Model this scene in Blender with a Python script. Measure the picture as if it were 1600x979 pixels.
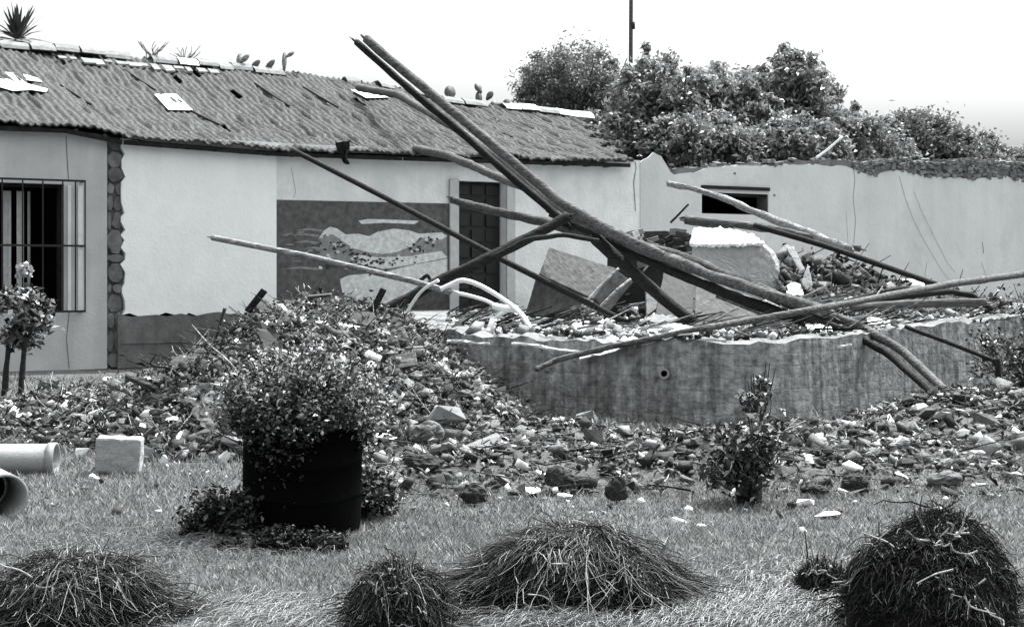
import bpy, bmesh, math, random
import numpy as np
from mathutils import Vector, Matrix, noise as mnoise

random.seed(11)
rng = np.random.default_rng(11)
SC = bpy.context.scene
for o in list(bpy.data.objects):
    bpy.data.objects.remove(o, do_unlink=True)
COL = SC.collection

# ------------------------------------------------------------------ camera, sky, sun, exposure
F, HZ, CH = 2400.0, 430.0, 1.6
cam = bpy.data.cameras.new('camera')
cam.lens = 36.0 * F / 1600.0
cam.sensor_width = 36.0
cam.shift_y = -(489.5 - HZ) / 1600.0
cam.clip_end = 3000.0
cam.clip_start = 0.1
co = bpy.data.objects.new('camera', cam)
COL.objects.link(co)
co.location = (0, 0, CH)
co.rotation_euler = (math.pi / 2, 0, 0)
SC.camera = co

SUN_EL, SUN_AZ = math.radians(60), math.radians(37)      # azimuth measured from +Y towards +X
sdir = Vector((math.cos(SUN_EL) * math.sin(SUN_AZ), math.cos(SUN_EL) * math.cos(SUN_AZ), math.sin(SUN_EL)))
world = bpy.data.worlds.new('World')
SC.world = world
world.use_nodes = True
wn = world.node_tree
wn.nodes.clear()
sky = wn.nodes.new('ShaderNodeTexSky')
sky.sky_type = 'NISHITA'
sky.sun_disc = False
sky.sun_elevation = SUN_EL
sky.sun_rotation = SUN_AZ
sky.air_density = 2.2
sky.dust_density = 10.0
sky.ozone_density = 1.0
bw = wn.nodes.new('ShaderNodeRGBToBW')
mixc = wn.nodes.new('ShaderNodeVectorMath')
mixc.operation = 'MULTIPLY'
mixc.inputs[1].default_value = (0.985, 1.0, 1.0)
bg = wn.nodes.new('ShaderNodeBackground')
bg.inputs['Strength'].default_value = 0.15
wo = wn.nodes.new('ShaderNodeOutputWorld')
wn.links.new(sky.outputs[0], bw.inputs[0])
wn.links.new(bw.outputs[0], mixc.inputs[0])
wn.links.new(mixc.outputs[0], bg.inputs['Color'])
wn.links.new(bg.outputs[0], wo.inputs[0])
sl = bpy.data.lights.new('sun', 'SUN')
sl.energy = 2.9
sl.angle = math.radians(0.6)
sl.color = (1.0, 0.99, 0.975)
so = bpy.data.objects.new('sun', sl)
COL.objects.link(so)
so.rotation_euler = (-sdir).to_track_quat('-Z', 'Y').to_euler()
so.location = (10, 20, 30)
SC.view_settings.view_transform = 'Standard'
SC.view_settings.look = 'None'
SC.view_settings.exposure = 1.55
SC.view_settings.gamma = 1.0
SC.cycles.max_bounces = 6
SC.cycles.diffuse_bounces = 3
SC.cycles.transparent_max_bounces = 4

# ------------------------------------------------------------------ photograph-to-place layout
def at(px, py, Y):
    return Vector(((px - 800.0) / F * Y, Y, CH - (py - HZ) / F * Y))

def gy(py, z=0.0):
    return (CH - z) * F / (py - HZ)

def atz(px, py, z=0.0):
    return at(px, py, gy(py, z))

W0 = Vector((-6.84, 26.49, 0)); U = Vector((0.8517, 0.5241, 0)); NO = Vector((0.5241, -0.8517, 0))
def W(t, z, d=0.0):                      # a point of the long house wall: along, up, out
    return W0 + U * t + NO * d + Vector((0, 0, z))
def tpx(px, d=0.0):
    k = (px - 800.0) / F
    b = W0 + NO * d
    return (k * b.y - b.x) / (U.x - k * U.y)
def wz(px, py, d=0.0):
    t = tpx(px, d)
    p = W(t, 0, d)
    return t, CH - (py - HZ) / F * p.y
FLOOR = 0.93

# ------------------------------------------------------------------ materials (all neutral greys: the place is seen in black and white)
MATS = {}
def M(name, v, rough=0.9, var=0.3, scale=6.0, bump=0.3, bscale=60.0, streak=0.0, spec=0.25, trans=0.0, detail=6, patch=0.0, rnd=0.0, bdist=0.02, sscale=3.2):
    m = bpy.data.materials.new(name)
    m.use_nodes = True
    nt = m.node_tree; N = nt.nodes; L = nt.links
    bs = N['Principled BSDF']
    bs.inputs['Roughness'].default_value = rough
    bs.inputs['Specular IOR Level'].default_value = spec
    tc = N.new('ShaderNodeTexCoord')
    geo = N.new('ShaderNodeNewGeometry')
    def noise(s, d=detail, vec=None):
        n = N.new('ShaderNodeTexNoise'); n.inputs['Scale'].default_value = s; n.inputs['Detail'].default_value = d
        n.inputs['Roughness'].default_value = 0.6
        L.new(vec if vec else tc.outputs['Object'], n.inputs['Vector']); return n.outputs['Fac']
    def maprange(sock, a, b, lo, hi):
        r = N.new('ShaderNodeMapRange'); r.inputs[1].default_value = a; r.inputs[2].default_value = b
        r.inputs[3].default_value = lo; r.inputs[4].default_value = hi; L.new(sock, r.inputs[0]); return r.outputs[0]
    def mul(a, b):
        q = N.new('ShaderNodeMath'); q.operation = 'MULTIPLY'
        for i, s in enumerate((a, b)):
            if isinstance(s, float): q.inputs[i].default_value = s
            else: L.new(s, q.inputs[i])
        return q.outputs[0]
    f = maprange(noise(scale), 0.3, 0.7, 1 - var, 1 + var * 0.6)
    if streak:
        mp = N.new('ShaderNodeMapping'); mp.inputs['Scale'].default_value = (1.0, 1.0, 0.07)
        L.new(tc.outputs['Object'], mp.inputs['Vector'])
        f = mul(f, maprange(noise(sscale, 8, mp.outputs[0]), 0.42, 0.62, 1.0, 1 - streak))
    if patch:
        f = mul(f, maprange(noise(1.1, 10), 0.56, 0.60, 1.0, 1 - patch))
    if rnd:
        f = mul(f, maprange(geo.outputs['Random Per Island'], 0, 1, 1 - rnd, 1 + rnd))
    val = mul(f, float(v))
    cb = N.new('ShaderNodeCombineColor')
    L.new(mul(val, 0.965), cb.inputs[0]); L.new(val, cb.inputs[1]); L.new(mul(val, 1.005), cb.inputs[2])
    L.new(cb.outputs[0], bs.inputs['Base Color'])
    if bump:
        bp = N.new('ShaderNodeBump'); bp.inputs['Strength'].default_value = bump; bp.inputs['Distance'].default_value = bdist
        L.new(noise(bscale, 8), bp.inputs['Height']); L.new(bp.outputs[0], bs.inputs['Normal'])
    if trans:
        tr = N.new('ShaderNodeBsdfTranslucent'); L.new(cb.outputs[0], tr.inputs['Color'])
        mx = N.new('ShaderNodeMixShader'); mx.inputs[0].default_value = trans
        L.new(bs.outputs[0], mx.inputs[1]); L.new(tr.outputs[0], mx.inputs[2])
        L.new(mx.outputs[0], N['Material Output'].inputs['Surface'])
    MATS[name] = m
    return m

M('ground', 0.085, var=0.35, scale=2.2, bump=0.8, bscale=45, patch=0.15)
M('grass_a', 0.125, var=0.3, trans=0.2, bump=0, rnd=0.6)
M('grass_b', 0.24, var=0.3, trans=0.2, bump=0, rnd=0.5)
M('straw', 0.29, var=0.2, trans=0.15, bump=0, rnd=0.35)
M('white_plaster', 0.82, var=0.07, scale=2.2, bump=0.5, bscale=16, streak=0.04, patch=0.05)
M('aged_plaster', 0.70, var=0.12, scale=3.0, bump=0.8, bscale=14, streak=0.07, patch=0.05)
M('grey_plaster', 0.47, var=0.16, scale=1.4, bump=0.4, bscale=25, streak=0.10)
M('right_plaster', 0.54, var=0.12, scale=0.7, bump=0.5, bscale=10, streak=0.05, patch=0.06)
M('plinth', 0.14, var=0.35, scale=4, bump=0.7, bscale=20, streak=0.25)
M('masonry', 0.15, var=0.45, scale=5, bump=0.9, bscale=14, rnd=0.3)
M('crack', 0.16, var=0.3, bump=0)
M('roof', 0.070, var=0.7, scale=18, bump=1.0, bscale=40, patch=0.3, detail=9)
M('pale_sheet', 0.85, rough=0.4, var=0.05, bump=0.1, bscale=10)
M('mortar', 0.19, var=0.35, scale=5, bump=0.8, bscale=22)
M('wood', 0.10, var=0.4, scale=12, bump=0.6, bscale=30)
M('wood_pale', 0.24, var=0.3, scale=12, bump=0.5, bscale=30)
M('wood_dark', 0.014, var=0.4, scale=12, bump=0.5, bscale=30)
M('paint_grey', 0.42, var=0.15, scale=6, bump=0.2)
M('dark_wood_door', 0.008, var=0.4, scale=8, bump=0.4, rough=0.5, spec=0.35)
M('iron', 0.008, rough=0.6, var=0.3, bump=0.1, spec=0.4)
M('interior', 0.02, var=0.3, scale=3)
M('curtain', 0.5, var=0.2, bump=0.1, scale=10)
M('mural_dark', 0.095, var=0.45, scale=9, bump=0.3, bscale=18)
M('mural_mid', 0.22, var=0.35, scale=12, bump=0.3, bscale=18)
M('mural_pale', 0.56, var=0.3, scale=12, bump=0.3, bscale=18)
M('mural_spot', 0.035, var=0.3, scale=7, bump=0.2)
M('low_wall', 0.33, var=0.6, scale=9, bump=1.0, bscale=12, streak=0.5, sscale=10.0, patch=0.25, bdist=0.05)
M('slab_top', 0.17, var=0.4, scale=4, bump=0.8, bscale=20, patch=0.35)
M('panel_grey', 0.075, var=0.5, scale=9, bump=0.3, bscale=20, streak=0.2)
M('panel_dark', 0.045, var=0.3, scale=6, bump=0.3, bscale=20)
M('concrete', 0.11, var=0.5, scale=6, bump=0.6, bscale=30)
M('concrete_pale', 0.30, var=0.12, scale=6, bump=0.5, bscale=40)
M('chunk_white', 0.78, var=0.15, scale=9, bump=0.6, bscale=30, rnd=0.1)
M('chunk_mid', 0.15, var=0.3, scale=9, bump=0.8, bscale=30, rnd=0.4)
M('chunk_dark', 0.04, var=0.3, scale=9, bump=0.8, bscale=30, rnd=0.4)
M('white_paint', 0.80, rough=0.45, var=0.08, bump=0.1, spec=0.4)
M('plastic_white', 0.82, rough=0.5, var=0.06, bump=0.3, bscale=12)
M('black_plastic', 0.0025, rough=0.95, var=0.2, bump=0.3, bscale=25, spec=0.02)
M('soil', 0.03, var=0.4, bump=1.0)
M('rag', 0.006, var=0.3, bump=0.3)
M('tree_leaf', 0.23, rough=0.45, var=0.3, scale=2, bump=0, trans=0.3, rnd=0.55, spec=0.5)
M('tree_leaf_soft', 0.17, rough=0.6, var=0.3, scale=2, bump=0, trans=0.25, rnd=0.4, spec=0.3)
M('bark', 0.065, var=0.4, scale=10, bump=0.8, bscale=25)
M('bush_leaf', 0.22, rough=0.5, var=0.3, bump=0, trans=0.12, rnd=0.6, spec=0.4)
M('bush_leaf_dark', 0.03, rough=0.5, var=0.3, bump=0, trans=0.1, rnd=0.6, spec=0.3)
M('leaf_pale', 0.5, rough=0.6, var=0.2, bump=0, trans=0.1, rnd=0.35)
M('leaf_mid', 0.13, rough=0.6, var=0.2, bump=0, trans=0.1, rnd=0.5)
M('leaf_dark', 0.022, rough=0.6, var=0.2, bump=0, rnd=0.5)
M('heap_shade_core', 0.004, var=0.4, scale=20, bump=1.0)  # near-black colour paints the shade of the hollow heap fronts
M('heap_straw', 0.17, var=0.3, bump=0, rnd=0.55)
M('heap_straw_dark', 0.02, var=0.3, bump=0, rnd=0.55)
M('cactus', 0.10, var=0.2, bump=0.3, rough=0.6)
M('palm_leaf', 0.06, var=0.3, bump=0, rough=0.5, spec=0.4)
M('bank', 0.075, var=0.5, scale=6, bump=1.0, bscale=25)
M('mound', 0.025, var=0.5, scale=8, bump=1.0, bscale=20)
M('steel_pale', 0.26, rough=0.45, var=0.15, bump=0.2)
M('bluish_rag', 0.16, var=0.2, bump=0.4)

def add_bricks(m, bw_, bh_, depth, dark):
    nt = m.node_tree; N = nt.nodes; L = nt.links; bs = N['Principled BSDF']
    tc = N.new('ShaderNodeTexCoord'); sp = N.new('ShaderNodeSeparateXYZ'); cx = N.new('ShaderNodeCombineXYZ')
    L.new(tc.outputs['Object'], sp.inputs[0]); L.new(sp.outputs['X'], cx.inputs['X']); L.new(sp.outputs['Z'], cx.inputs['Y'])
    nz = N.new('ShaderNodeTexNoise'); nz.inputs['Scale'].default_value = 5; L.new(tc.outputs['Object'], nz.inputs['Vector'])
    ad = N.new('ShaderNodeMixRGB'); ad.blend_type = 'ADD'; ad.inputs[0].default_value = .05; L.new(cx.outputs[0], ad.inputs[1]); L.new(nz.outputs['Color'], ad.inputs[2])
    br = N.new('ShaderNodeTexBrick'); L.new(ad.outputs[0], br.inputs['Vector']); br.inputs['Scale'].default_value = 1.0
    br.inputs['Brick Width'].default_value = bw_; br.inputs['Row Height'].default_value = bh_; br.inputs['Mortar Size'].default_value = .012
    br.inputs['Color1'].default_value = (1.15, 1.15, 1.15, 1); br.inputs['Color2'].default_value = (.75, .75, .75, 1); br.inputs['Mortar'].default_value = (dark, dark, dark, 1)
    br.inputs['Mortar Smooth'].default_value = .4
    old = bs.inputs['Base Color'].links[0].from_socket
    mx = N.new('ShaderNodeMixRGB'); mx.blend_type = 'MULTIPLY'; mx.inputs[0].default_value = .20; L.new(old, mx.inputs[1]); L.new(br.outputs['Color'], mx.inputs[2])
    L.new(mx.outputs[0], bs.inputs['Base Color'])
    b0 = bs.inputs['Normal'].links[0].from_node
    b2 = N.new('ShaderNodeBump'); b2.invert = True; b2.inputs['Distance'].default_value = depth; L.new(br.outputs['Fac'], b2.inputs['Height'])
    L.new(b0.outputs[0], b2.inputs['Normal']); L.new(b2.outputs[0], bs.inputs['Normal'])
def add_grain(m):
    nt = m.node_tree; N = nt.nodes; L = nt.links; bs = N['Principled BSDF']
    tc = N.new('ShaderNodeTexCoord'); mp = N.new('ShaderNodeMapping'); mp.inputs['Rotation'].default_value = (0, math.radians(35), 0); mp.inputs['Scale'].default_value = (1.2, 22, 22)
    nz = N.new('ShaderNodeTexNoise'); nz.inputs['Scale'].default_value = 2.0; nz.inputs['Detail'].default_value = 6
    L.new(tc.outputs['Object'], mp.inputs[0]); L.new(mp.outputs[0], nz.inputs['Vector'])
    mr = N.new('ShaderNodeMapRange'); mr.inputs[1].default_value = .35; mr.inputs[2].default_value = .65; mr.inputs[3].default_value = .45; mr.inputs[4].default_value = 1.45; L.new(nz.outputs['Fac'], mr.inputs[0])
    old = bs.inputs['Base Color'].links[0].from_socket
    mx = N.new('ShaderNodeMixRGB'); mx.blend_type = 'MULTIPLY'; mx.inputs[0].default_value = 1; L.new(old, mx.inputs[1]); L.new(mr.outputs[0], mx.inputs[2]); L.new(mx.outputs[0], bs.inputs['Base Color'])
    b2 = N.new('ShaderNodeBump'); b2.inputs['Distance'].default_value = .02; b2.inputs['Strength'].default_value = .8; L.new(nz.outputs['Fac'], b2.inputs['Height'])
    L.new(bs.inputs['Normal'].links[0].from_socket, b2.inputs['Normal']); L.new(b2.outputs[0], bs.inputs['Normal'])
for _m in ('wood', 'wood_pale', 'bark', 'wood_dark'): add_grain(MATS[_m])
add_bricks(MATS['low_wall'], .29, .13, .003, .6)

# ------------------------------------------------------------------ building helpers
def tag(o, label=None, cat=None, group=None, kind=None):
    if label: o['label'] = label
    if cat: o['category'] = cat
    if group: o['group'] = group
    if kind: o['kind'] = kind
    return o

def worldloc(o):
    v = Vector((0, 0, 0))
    while o:
        v += o.location; o = o.parent
    return v

def thing(name, loc, label, cat, group=None):
    o = bpy.data.objects.new(name, None)
    o.empty_display_size = 0.2
    COL.objects.link(o); o.location = loc
    return tag(o, label, cat, group)

class MB:
    """collects vertices (world), faces and material slots of one mesh"""
    def __init__(s): s.v = []; s.f = []; s.m = []
    def add(s, verts, faces, mi=0):
        n = len(s.v)
        s.v.extend([tuple(v) for v in verts])
        s.f.extend([tuple(i + n for i in f) for f in faces]); s.m.extend([mi] * len(faces))
    def hexa(s, c, mi=0):                # 8 corners: bottom 4 ccw, top 4 ccw
        s.add(c, [(0, 3, 2, 1), (4, 5, 6, 7), (0, 1, 5, 4), (1, 2, 6, 5), (2, 3, 7, 6), (3, 0, 4, 7)], mi)
    def box(s, ctr, size, rot=None, mi=0):
        x, y, z = [a / 2 for a in size]
        c = [Vector(p) for p in ((-x, -y, -z), (x, -y, -z), (x, y, -z), (-x, y, -z), (-x, -y, z), (x, -y, z), (x, y, z), (-x, y, z))]
        if rot is not None: c = [rot @ p for p in c]
        s.hexa([p + Vector(ctr) for p in c], mi)
    def wbox(s, t0, t1, z0, z1, d0, d1, mi=0):     # box in wall coordinates
        s.hexa([W(t0, z0, d1), W(t1, z0, d1), W(t1, z0, d0), W(t0, z0, d0), W(t0, z1, d1), W(t1, z1, d1), W(t1, z1, d0), W(t0, z1, d0)], mi)
    def wprism(s, pts, d0, d1, mi=0, back=True):   # outline in (t,z) counter-clockwise, given thickness
        n = len(pts)
        v = [W(t, z, d1) for t, z in pts] + [W(t, z, d0) for t, z in pts]
        f = [tuple(range(n))] + ([tuple(range(2 * n - 1, n - 1, -1))] if back else [])
        f += [(i, i + n, (i + 1) % n + n, (i + 1) % n) for i in range(n)]
        s.add(v, f, mi)
    def prism(s, pts3, thick, mi=0):               # planar outline, extruded by the vector thick
        n = len(pts3); th = Vector(thick)
        v = [Vector(p) for p in pts3] + [Vector(p) + th for p in pts3]
        s.add(v, [tuple(range(n)), tuple(range(2 * n - 1, n - 1, -1))] + [(i, i + n, (i + 1) % n + n, (i + 1) % n) for i in range(n)], mi)
    def tube(s, pts, r0, r1=None, seg=8, mi=0, rough=0.0, sub=6, caps=True):
        pts = [Vector(p) for p in pts]
        if r1 is None: r1 = r0
        if len(pts) > 2 and sub > 1:
            q = []
            for i in range(len(pts) - 1):
                a = pts[max(i - 1, 0)]; b = pts[i]; c = pts[i + 1]; d = pts[min(i + 2, len(pts) - 1)]
                for k in range(sub):
                    u = k / sub
                    q.append(0.5 * ((2 * b) + (c - a) * u + (2 * a - 5 * b + 4 * c - d) * u * u + (3 * b - a - 3 * c + d) * u ** 3))
            q.append(pts[-1]); pts = q
        elif rough and len(pts) == 2:
            a, b = pts
            pts = [a.lerp(b, i / 8) for i in range(9)]
        n = len(pts); base = []
        up = Vector((0, 0, 1))
        seed = random.random() * 100
        for i, p in enumerate(pts):
            d = (pts[min(i + 1, n - 1)] - pts[max(i - 1, 0)]).normalized()
            a = d.cross(up)
            if a.length < 1e-3: a = d.cross(Vector((1, 0, 0)))
            a.normalize(); b = a.cross(d)
            r = r0 + (r1 - r0) * i / (n - 1)
            for k in range(seg):
                th = 2 * math.pi * k / seg
                rr = r * (1 + rough * mnoise.noise(Vector((math.cos(th) * 1.5 + seed, math.sin(th) * 1.5, i * 0.8))))
                base.append(p + a * (math.cos(th) * rr) + b * (math.sin(th) * rr))
        f = [(i * seg + k, i * seg + (k + 1) % seg, (i + 1) * seg + (k + 1) % seg, (i + 1) * seg + k) for i in range(n - 1) for k in range(seg)]
        if caps: f += [tuple(range(seg - 1, -1, -1)), tuple(range((n - 1) * seg, n * seg))]
        s.add(base, f, mi)
    def build(s, name, mats, parent=None, origin=None, smooth=False, bevel=0):
        if parent is not None: org = worldloc(parent)
        elif origin is not None: org = Vector(origin)
        else: org = Vector((0, 0, 0))
        me = bpy.data.meshes.new(name)
        me.from_pydata([(v[0] - org.x, v[1] - org.y, v[2] - org.z) for v in s.v], [], s.f)
        if isinstance(mats, str): mats = [mats]
        for m in mats: me.materials.append(MATS[m])
        me.polygons.foreach_set('material_index', s.m)
        if smooth: me.polygons.foreach_set('use_smooth', [True] * len(s.f))
        me.update()
        o = bpy.data.objects.new(name, me); COL.objects.link(o)
        if parent is not None: o.parent = parent
        else: o.location = org
        if bevel:
            b = o.modifiers.new('bevel', 'BEVEL'); b.width = bevel; b.segments = 2; b.limit_method = 'ANGLE'
        return o

def npmesh(name, V, Fq, mi, mats, parent=None, origin=None):
    """V (N,3), Fq (K,4) or (K,3): one mesh from arrays"""
    org = np.array(worldloc(parent) if parent is not None else (origin if origin is not None else (0, 0, 0)), dtype=float)
    me = bpy.data.meshes.new(name)
    k = Fq.shape[1]; n = len(Fq)
    me.vertices.add(len(V)); me.vertices.foreach_set('co', (V - org).astype(np.float32).ravel())
    me.loops.add(n * k); me.loops.foreach_set('vertex_index', Fq.astype(np.int32).ravel())
    me.polygons.add(n)
    me.polygons.foreach_set('loop_start', np.arange(0, n * k, k, dtype=np.int32))
    me.polygons.foreach_set('loop_total', np.full(n, k, dtype=np.int32))
    for m in mats: me.materials.append(MATS[m])
    me.polygons.foreach_set('material_index', np.asarray(mi, dtype=np.int32))
    me.update(calc_edges=True)
    o = bpy.data.objects.new(name, me); COL.objects.link(o)
    if parent is not None: o.parent = parent
    else: o.location = tuple(org)
    return o

def rand_rot(n, flat=0.0):
    """random orthonormal frames; flat>0 keeps the local z axis nearer to up"""
    z = rng.normal(size=(n, 3)); z[:, 2] = np.abs(z[:, 2]) + flat
    z /= np.linalg.norm(z, axis=1)[:, None]
    x = rng.normal(size=(n, 3)); x -= (x * z).sum(1)[:, None] * z; x /= np.linalg.norm(x, axis=1)[:, None]
    return x, np.cross(z, x), z

def leaf_arrays(P, L, Wd, flat=0.0, fold=0.25):
    """one folded leaf (two quads sharing the rib, tips narrowed) at every point"""
    n = len(P); x, y, z = rand_rot(n, flat)
    L = np.broadcast_to(L, (n,))[:, None]; Wd = np.broadcast_to(Wd, (n,))[:, None]
    droop = rng.uniform(0.0, 0.3, (n, 1))
    v = np.stack([P - x * L / 2, P - x * L * 0.05 + y * Wd / 2 + z * Wd * fold, P + x * L / 2 - z * L * droop,
                  P - x * L * 0.05 - y * Wd / 2 + z * Wd * fold], axis=1).reshape(-1, 3)
    i = np.arange(n)[:, None] * 4
    return v, np.concatenate([i + 0, i + 1, i + 2, i + 3], 1)

def chunk_arrays(P, S, flat=0.6, jit=0.36):
    n = len(P); x, y, z = rand_rot(n, flat)
    S = np.asarray(S).reshape(n, 1) * rng.uniform(0.5, 1.0, (n, 3)) * np.array([1.0, 0.7, 0.36])
    c = np.array([(-1, -1, -1), (1, -1, -1), (1, 1, -1), (-1, 1, -1), (-1, -1, 1), (1, -1, 1), (1, 1, 1), (-1, 1, 1)]) / 2.0
    cc = c[None] * (1 + rng.uniform(-jit, jit, (n, 8, 3)))
    cc = cc * S[:, None, :]
    V = P[:, None] + cc[..., 0:1] * x[:, None] + cc[..., 1:2] * y[:, None] + cc[..., 2:3] * z[:, None]
    fq = np.array([(0, 3, 2, 1), (4, 5, 6, 7), (0, 1, 5, 4), (1, 2, 6, 5), (2, 3, 7, 6), (3, 0, 4, 7)])
    Fq = (np.arange(n)[:, None, None] * 8 + fq[None]).reshape(-1, 4)
    return V.reshape(-1, 3), Fq

def strand_arrays(Pts, R):
    """Pts (n,k,3): polylines; R (n,): triangular prisms along them"""
    n, k, _ = Pts.shape
    d = np.gradient(Pts, axis=1); d /= np.linalg.norm(d, axis=2)[..., None] + 1e-9
    a = np.cross(d, np.array([0.13, 0.21, 1.0])); a /= np.linalg.norm(a, axis=2)[..., None] + 1e-9
    b = np.cross(a, d)
    taper = np.linspace(1.0, 0.55, k)[None, :, None]
    R = np.asarray(R).reshape(n, 1, 1) * taper
    ring = [Pts + (a * math.cos(t) + b * math.sin(t)) * R for t in (0.4, 2.5, 4.6)]
    V = np.stack(ring, axis=2).reshape(-1, 3)
    base = (np.arange(n)[:, None] * k + np.arange(k - 1)[None]).reshape(-1) * 3
    f = []
    for j in range(3):
        f.append(np.stack([base + j, base + (j + 1) % 3, base + 3 + (j + 1) % 3, base + 3 + j], 1))
    Fq = np.stack(f, 1).reshape(-1, 4)
    return V, Fq

def join(arrs):
    V = []; Fl = []; Mi = []; off = 0
    for v, f, m in arrs:
        V.append(v); Fl.append(f + off); Mi.append(np.full(len(f), m) if np.isscalar(m) else m); off += len(v)
    return np.concatenate(V), np.concatenate(Fl), np.concatenate(Mi)

def sm(a, b, x):
    x = np.clip((x - a) / (b - a), 0, 1); return x * x * (3 - 2 * x)

_nz = [(rng.uniform(0.4, 5.5), rng.uniform(0, 6.28), rng.uniform(0, 6.28)) for _ in range(22)]
def wav(x, y, s=1.0):
    r = 0
    for f, a, p in _nz:
        r = r + np.sin((x * math.cos(a) + y * math.sin(a)) * f * s + p) / (0.8 + f * 0.5)
    return r / 4.2

_tx = bpy.data.textures.new('wear', 'CLOUDS'); _tx.noise_scale = .09; _tx.noise_depth = 4
def weather(o, strength=.02, levels=5):
    m = o.modifiers.new('sub', 'SUBSURF'); m.subdivision_type = 'SIMPLE'; m.levels = levels; m.render_levels = levels
    m = o.modifiers.new('wear', 'DISPLACE'); m.texture = _tx; m.strength = strength; m.mid_level = .5
    m.texture_coords = 'LOCAL'
    return o

# ------------------------------------------------------------------ low wall / ruined floor outline (plan)
A_ = Vector((-2.35, 22.6, 0)); B_ = Vector((-0.46, 18.2, 0)); C_ = Vector((2.45, 15.95, 0)); D_ = Vector((5.2, 19.0, 0)); E_ = Vector((13.5, 27.9, 0))

# ------------------------------------------------------------------ heights of ground and debris mounds
xk = np.array([-7.0, -5.6, -4.9, -4.4, -3.9, -3.3, -3.0, -2.5, -2.0, -1.5, -1.1, -0.75, -0.3, 0.3])
hk = np.array([0.0, 0.10, 0.20, 0.32, 0.44, 0.68, 0.92, 1.16, 1.20, 1.06, 0.90, 0.66, 0.36, 0.0])
def h_mound(x, y):
    prof = np.interp(x, xk, hk)
    yc = 16.6 + 0 * x
    front = np.interp(x, [-6, -4.5, -3, -1, 0.5], [15.2, 13.6, 12.6, 13.0, 14.0])
    w = sm(front, yc, y) * (1 - sm(18.2, 20.5, y))
    return prof * w * (1 + 0.13 * wav(x, y, 1.6)) + 0.04 * w * wav(x * 3, y * 3)
_fx = np.array([-2.35, -1.5, -0.46, 2.45, 5.2, 13.5]); _fy = np.array([22.6, 20.2, 18.2, 15.95, 19.0, 27.9])
def h_strip(x, y):
    wall = np.interp(x, _fx, _fy) - y
    w = sm(-1.9, -0.2, x) * sm(10.6, 12.6, y) * (1 - sm(17.6, 19.5, y))
    h = 0.09 + 0.08 * wav(x, y, 1.5) + 0.05 * wav(x, y, 4.0)
    h = h + 0.30 * np.exp(-((x - 4.3) / 1.3) ** 2 - ((y - 15.7) / 1.3) ** 2) + 0.22 * np.exp(-((x - 1.55) / 0.75) ** 2 - ((y - 12.2) / 0.9) ** 2)
    h = h + 0.40 * np.exp(-((x - 6.6) / 1.0) ** 2 - ((y - 18.2) / 1.8) ** 2)
    near = .05 + .95 * sm(0.3, 2.6, wall)
    near = np.where(x > 3.8, np.maximum(near, sm(3.8, 4.8, x)), near)
    return np.maximum(h, 0.0) * w * near
def hgt(x, y):
    return np.maximum(h_mound(x, y), h_strip(x, y))

def grid_obj(name, x0, x1, y0, y1, nx, ny, zf, mat, thresh=None):
    X, Y = np.meshgrid(np.linspace(x0, x1, nx), np.linspace(y0, y1, ny))
    Z = zf(X, Y)
    V = np.stack([X, Y, Z], -1).reshape(-1, 3)
    i = (np.arange(ny - 1)[:, None] * nx + np.arange(nx - 1)[None]).reshape(-1)
    Fq = np.stack([i, i + 1, i + nx + 1, i + nx], 1)
    o = npmesh(name, V, Fq, np.zeros(len(Fq)), [mat])
    o.data.polygons.foreach_set('use_smooth', [True] * len(Fq))
    return o

# ground: near patch has gentle relief, one sheet reaching the horizon
def ground_mesh():
    xs = np.concatenate([[-900, -300, -100, -40, -20], np.linspace(-12, 14, 131), [20, 40, 100, 300, 900]])
    ys = np.concatenate([[-300, -60, -10, 0, 3], np.linspace(4.5, 30, 129), [40, 70, 150, 400, 1500]])
    X, Y = np.meshgrid(xs, ys)
    near = (1 - sm(25, 40, np.hypot(X, Y - 10)))
    Z = 0.012 * wav(X, Y, 1.2) * near
    nx, ny = len(xs), len(ys)
    V = np.stack([X, Y, Z], -1).reshape(-1, 3)
    i = (np.arange(ny - 1)[:, None] * nx + np.arange(nx - 1)[None]).reshape(-1)
    Fq = np.stack([i, i + 1, i + nx + 1, i + nx], 1)
    o = npmesh('ground', V, Fq, np.zeros(len(Fq)), ['ground'])
    tag(o, kind='structure')
ground_mesh()

tag(grid_obj('debris_mound', -7.2, 0.6, 12.0, 21.0, 120, 120, lambda x, y: h_mound(x, y) - 0.03, 'mound'),
    'dark heap of torn brush and rubbish against the house plinth', kind='stuff')
tag(grid_obj('debris_bank', -2.2, 9.5, 10.2, 19.8, 150, 120, lambda x, y: h_strip(x, y) - 0.02, 'bank'),
    'low bank of trampled earth and rubbish in front of the low wall', kind='stuff')

# ------------------------------------------------------------------ the house
house = thing('ruined_house', W(3, 0, 0), 'long whitewashed house with sagging tiled roof, painted wall and barred window', 'house')
RUN = 5.2
tL = tpx(-180)
tEnd = tpx(1000)
t_p0, t_p1 = tpx(166), tpx(192)

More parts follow.
